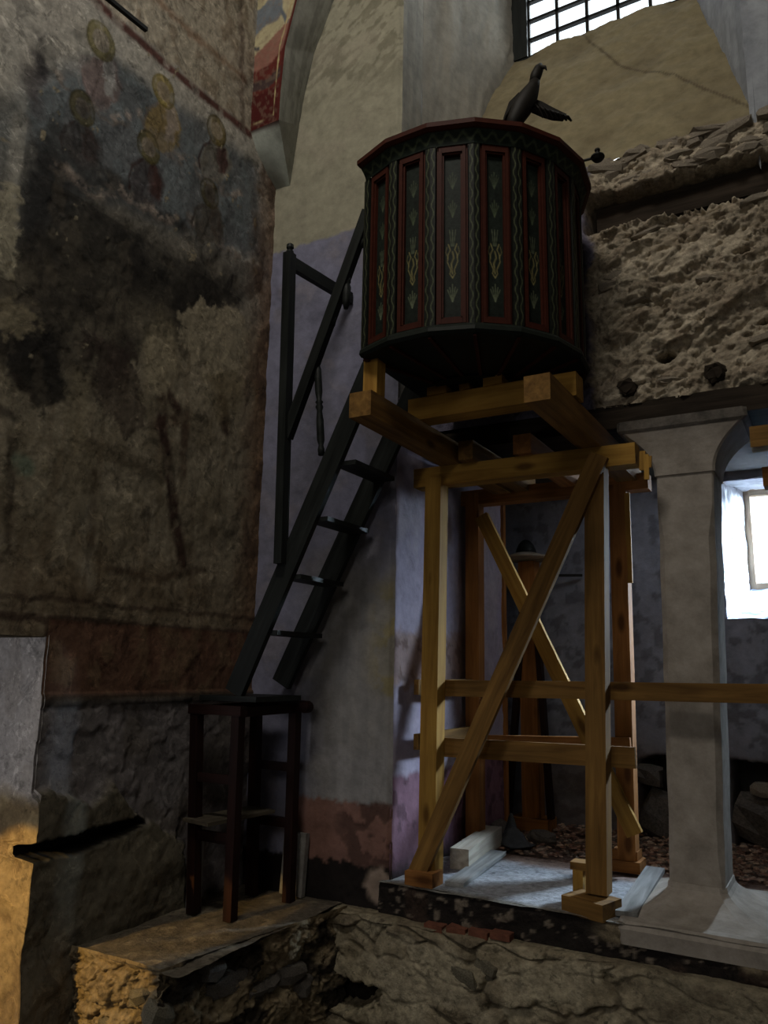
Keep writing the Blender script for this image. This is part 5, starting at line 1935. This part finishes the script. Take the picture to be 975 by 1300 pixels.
bd = beam('upright_plank', (sx0 + 0.01, sy0 + 0.05, ZB + 0.01), (sx0 - 0.0, sy0 + 0.06, zsh + 0.0), 0.025, 0.09, M_GREYWOOD, up=(0, 1, 0))
tag(bd, 'short grey plank standing on the bench beside the fresco wall', 'plank')

# ------------------------------------------------------------------ things on the arcade sill
a, b = onZ(566, 1106, ZS), onZ(628, 1066, ZS)
tm = beam('squared_timber', a + Vector((0.06, 0.05, 0.062)), b + Vector((0.06, -0.16, 0.062)), 0.11, 0.11, M_WHITEWOOD)
tag(tm, 'chalky squared timber lying on the sill behind the left scaffold foot', 'timber')
a, b = onZ(575, 1126, ZS + 0.01), onZ(632, 1084, ZS + 0.01)
tm = beam('grey_plank', a + Vector((0, 0.02, 0.008)), b + Vector((0, 0, 0.008)), 0.10, 0.022, M_GREYWOOD)
tag(tm, 'weathered grey plank lying flat beside the squared timber', 'plank')
a, b = onZ(772, 1165, ZS), onZ(826, 1106, ZS)
tm = beam('grey_plank', a + Vector((0.075, 0.03, 0.018)), b + Vector((0.03, -0.02, 0.018)), 0.10, 0.024, M_GREYWOOD)
tag(tm, 'weathered grey plank between the right scaffold foot and the column', 'plank')


def cloth():
    p = onZ(648, 1075, ZS)
    g = GridMesh()
    U, V_ = np.meshgrid(lin(-1, 1, 40), lin(-1, 1, 30), indexing='ij')
    r = np.hypot(U, V_)
    k = fbm(U * 2.2 + 4, V_ * 2.2, 911, 4)
    z = np.maximum(0, (1 - r)) * 0.10 + (k - 0.4) * 0.07 * (1 - np.clip(r - .3, 0, 1))
    z = np.maximum(z, 0.003) + 0.16 * np.exp(-((U + 0.7) ** 2 + (V_ - 0.6) ** 2) * 9)
    ca, sa = math.cos(-0.5), math.sin(-0.5)
    X = U * 0.15 * (1 - 0.3 * abs(V_))
    Y = V_ * 0.10
    g.add(np.stack([p.x + X * ca - Y * sa, p.y + 0.05 + X * sa + Y * ca, ZS + 0.012 + z], -1), srgb(50, 54, 58))
    o = g.build('dark_rag', M_CLOTH)
    md = o.modifiers.new('thick', 'SOLIDIFY')
    md.thickness = 0.006
    tag(o, 'crumpled dark rag lying at the end of the squared timber', 'cloth')


cloth()

# lidded stand in the aisle


def build_stand():
    Y = 5.78
    c = onY(668, 712, Y)
    root = empty('wooden_stand', (c.x, Y, 0.48))
    tag(root, 'dim brown wooden stand with splayed legs seen through the scaffold', 'stand')
    beam('pole', (c.x + 0.02, Y, 0.50), (c.x + 0.02, Y, c.z - 0.01), 0.13, 0.12, M_PINE_RED, root, up=(0, 1, 0))
    for u0, v0, u1, v1 in ((664, 770, 645, 1040), (680, 770, 700, 1040)):
        beam('leg', onY(u1, v1, Y - 0.08), onY(u0, v0, Y - 0.08), 0.04, 0.06, M_REDDARK, root, up=(0, 1, 0))
    beam('foot_block', (c.x - 0.12, Y, 0.53), (c.x + 0.16, Y, 0.53), 0.2, 0.09, M_PINE_RED, root)
    beam('collar', (c.x - 0.09, Y, 1.47), (c.x + 0.13, Y, 1.47), 0.2, 0.09, M_REDDARK, root)
    r2 = empty('domed_lid', (c.x, Y, c.z))
    tag(r2, 'dark domed lid with a wide pale brim on the aisle stand', 'lid')
    bm = bmesh.new()
    lathe(bm, [(0.03, 0.0), (0.12, -0.004), (0.20, 0.010), (0.21, 0.024), (0.13, 0.042), (0.08, 0.06)], 28)
    from_bm('brim', bm, M_SHELF2, r2, smooth=True)
    bm = bmesh.new()
    lathe(bm, [(0.082, 0.05), (0.075, 0.085), (0.058, 0.125), (0.032, 0.155), (0.008, 0.165)], 24)
    from_bm('dome', bm, M_DARKWOOD, r2, smooth=True)


build_stand()
dp = beam('door_post', (XP - 0.005, 5.585, 0.46), (XP - 0.005, 5.585, 3.0), 0.05, 0.05, M_PINE_RED, up=(0, 1, 0))
tag(dp, 'narrow wooden post at the far end of the lilac pier side', 'post')
p = onY(722, 730, YA - 0.10)
ir = beam('iron_bar', p + Vector((-0.08, 0, 0)), p + Vector((0.09, 0.06, 0)), 0.014, 0.02, M_IRON, bevel=0.003, jit=0)
tag(ir, 'short black iron bar sticking from the aisle wall', 'bar')

# ------------------------------------------------------------------ rest of the nave, closing the room


def box_obj(name, lo, hi, mat, label):
    bm = bmesh.new()
    prism(bm, [(lo[0], lo[1], lo[2]), (hi[0], lo[1], lo[2]), (hi[0], hi[1], lo[2]), (lo[0], hi[1], lo[2])], (0, 0, hi[2] - lo[2]))
    o = from_bm(name, bm, mat)
    tag(o, label, kind='structure')


box_obj('floor', (-4.0, -5.2, -0.5), (5.2, 7.2, -0.28), mat_stone('nave_floor', (0.08, 0.07, 0.06), (0.2, 0.18, 0.15), 3), 'dusty stone nave floor')
box_obj('ceiling', (-4.2, -5.2, 7.5), (5.2, 5.1, 7.7), M_SHELL, 'plaster nave vault')
box_obj('wall_front', (-4.2, -5.4, -0.5), (5.2, -5.2, 7.6), M_SHELL, 'plain nave wall behind the viewer')
box_obj('wall_east', (5.0, -5.2, -0.1), (5.2, 7.0, 7.6), M_SHELL, 'plain nave wall to the right of the viewer')
box_obj('wall_arcade', (2.5, YR, -0.1), (5.1, YR + 0.6, 7.6), M_SHELL, 'plain end of the arcade wall far to the right')
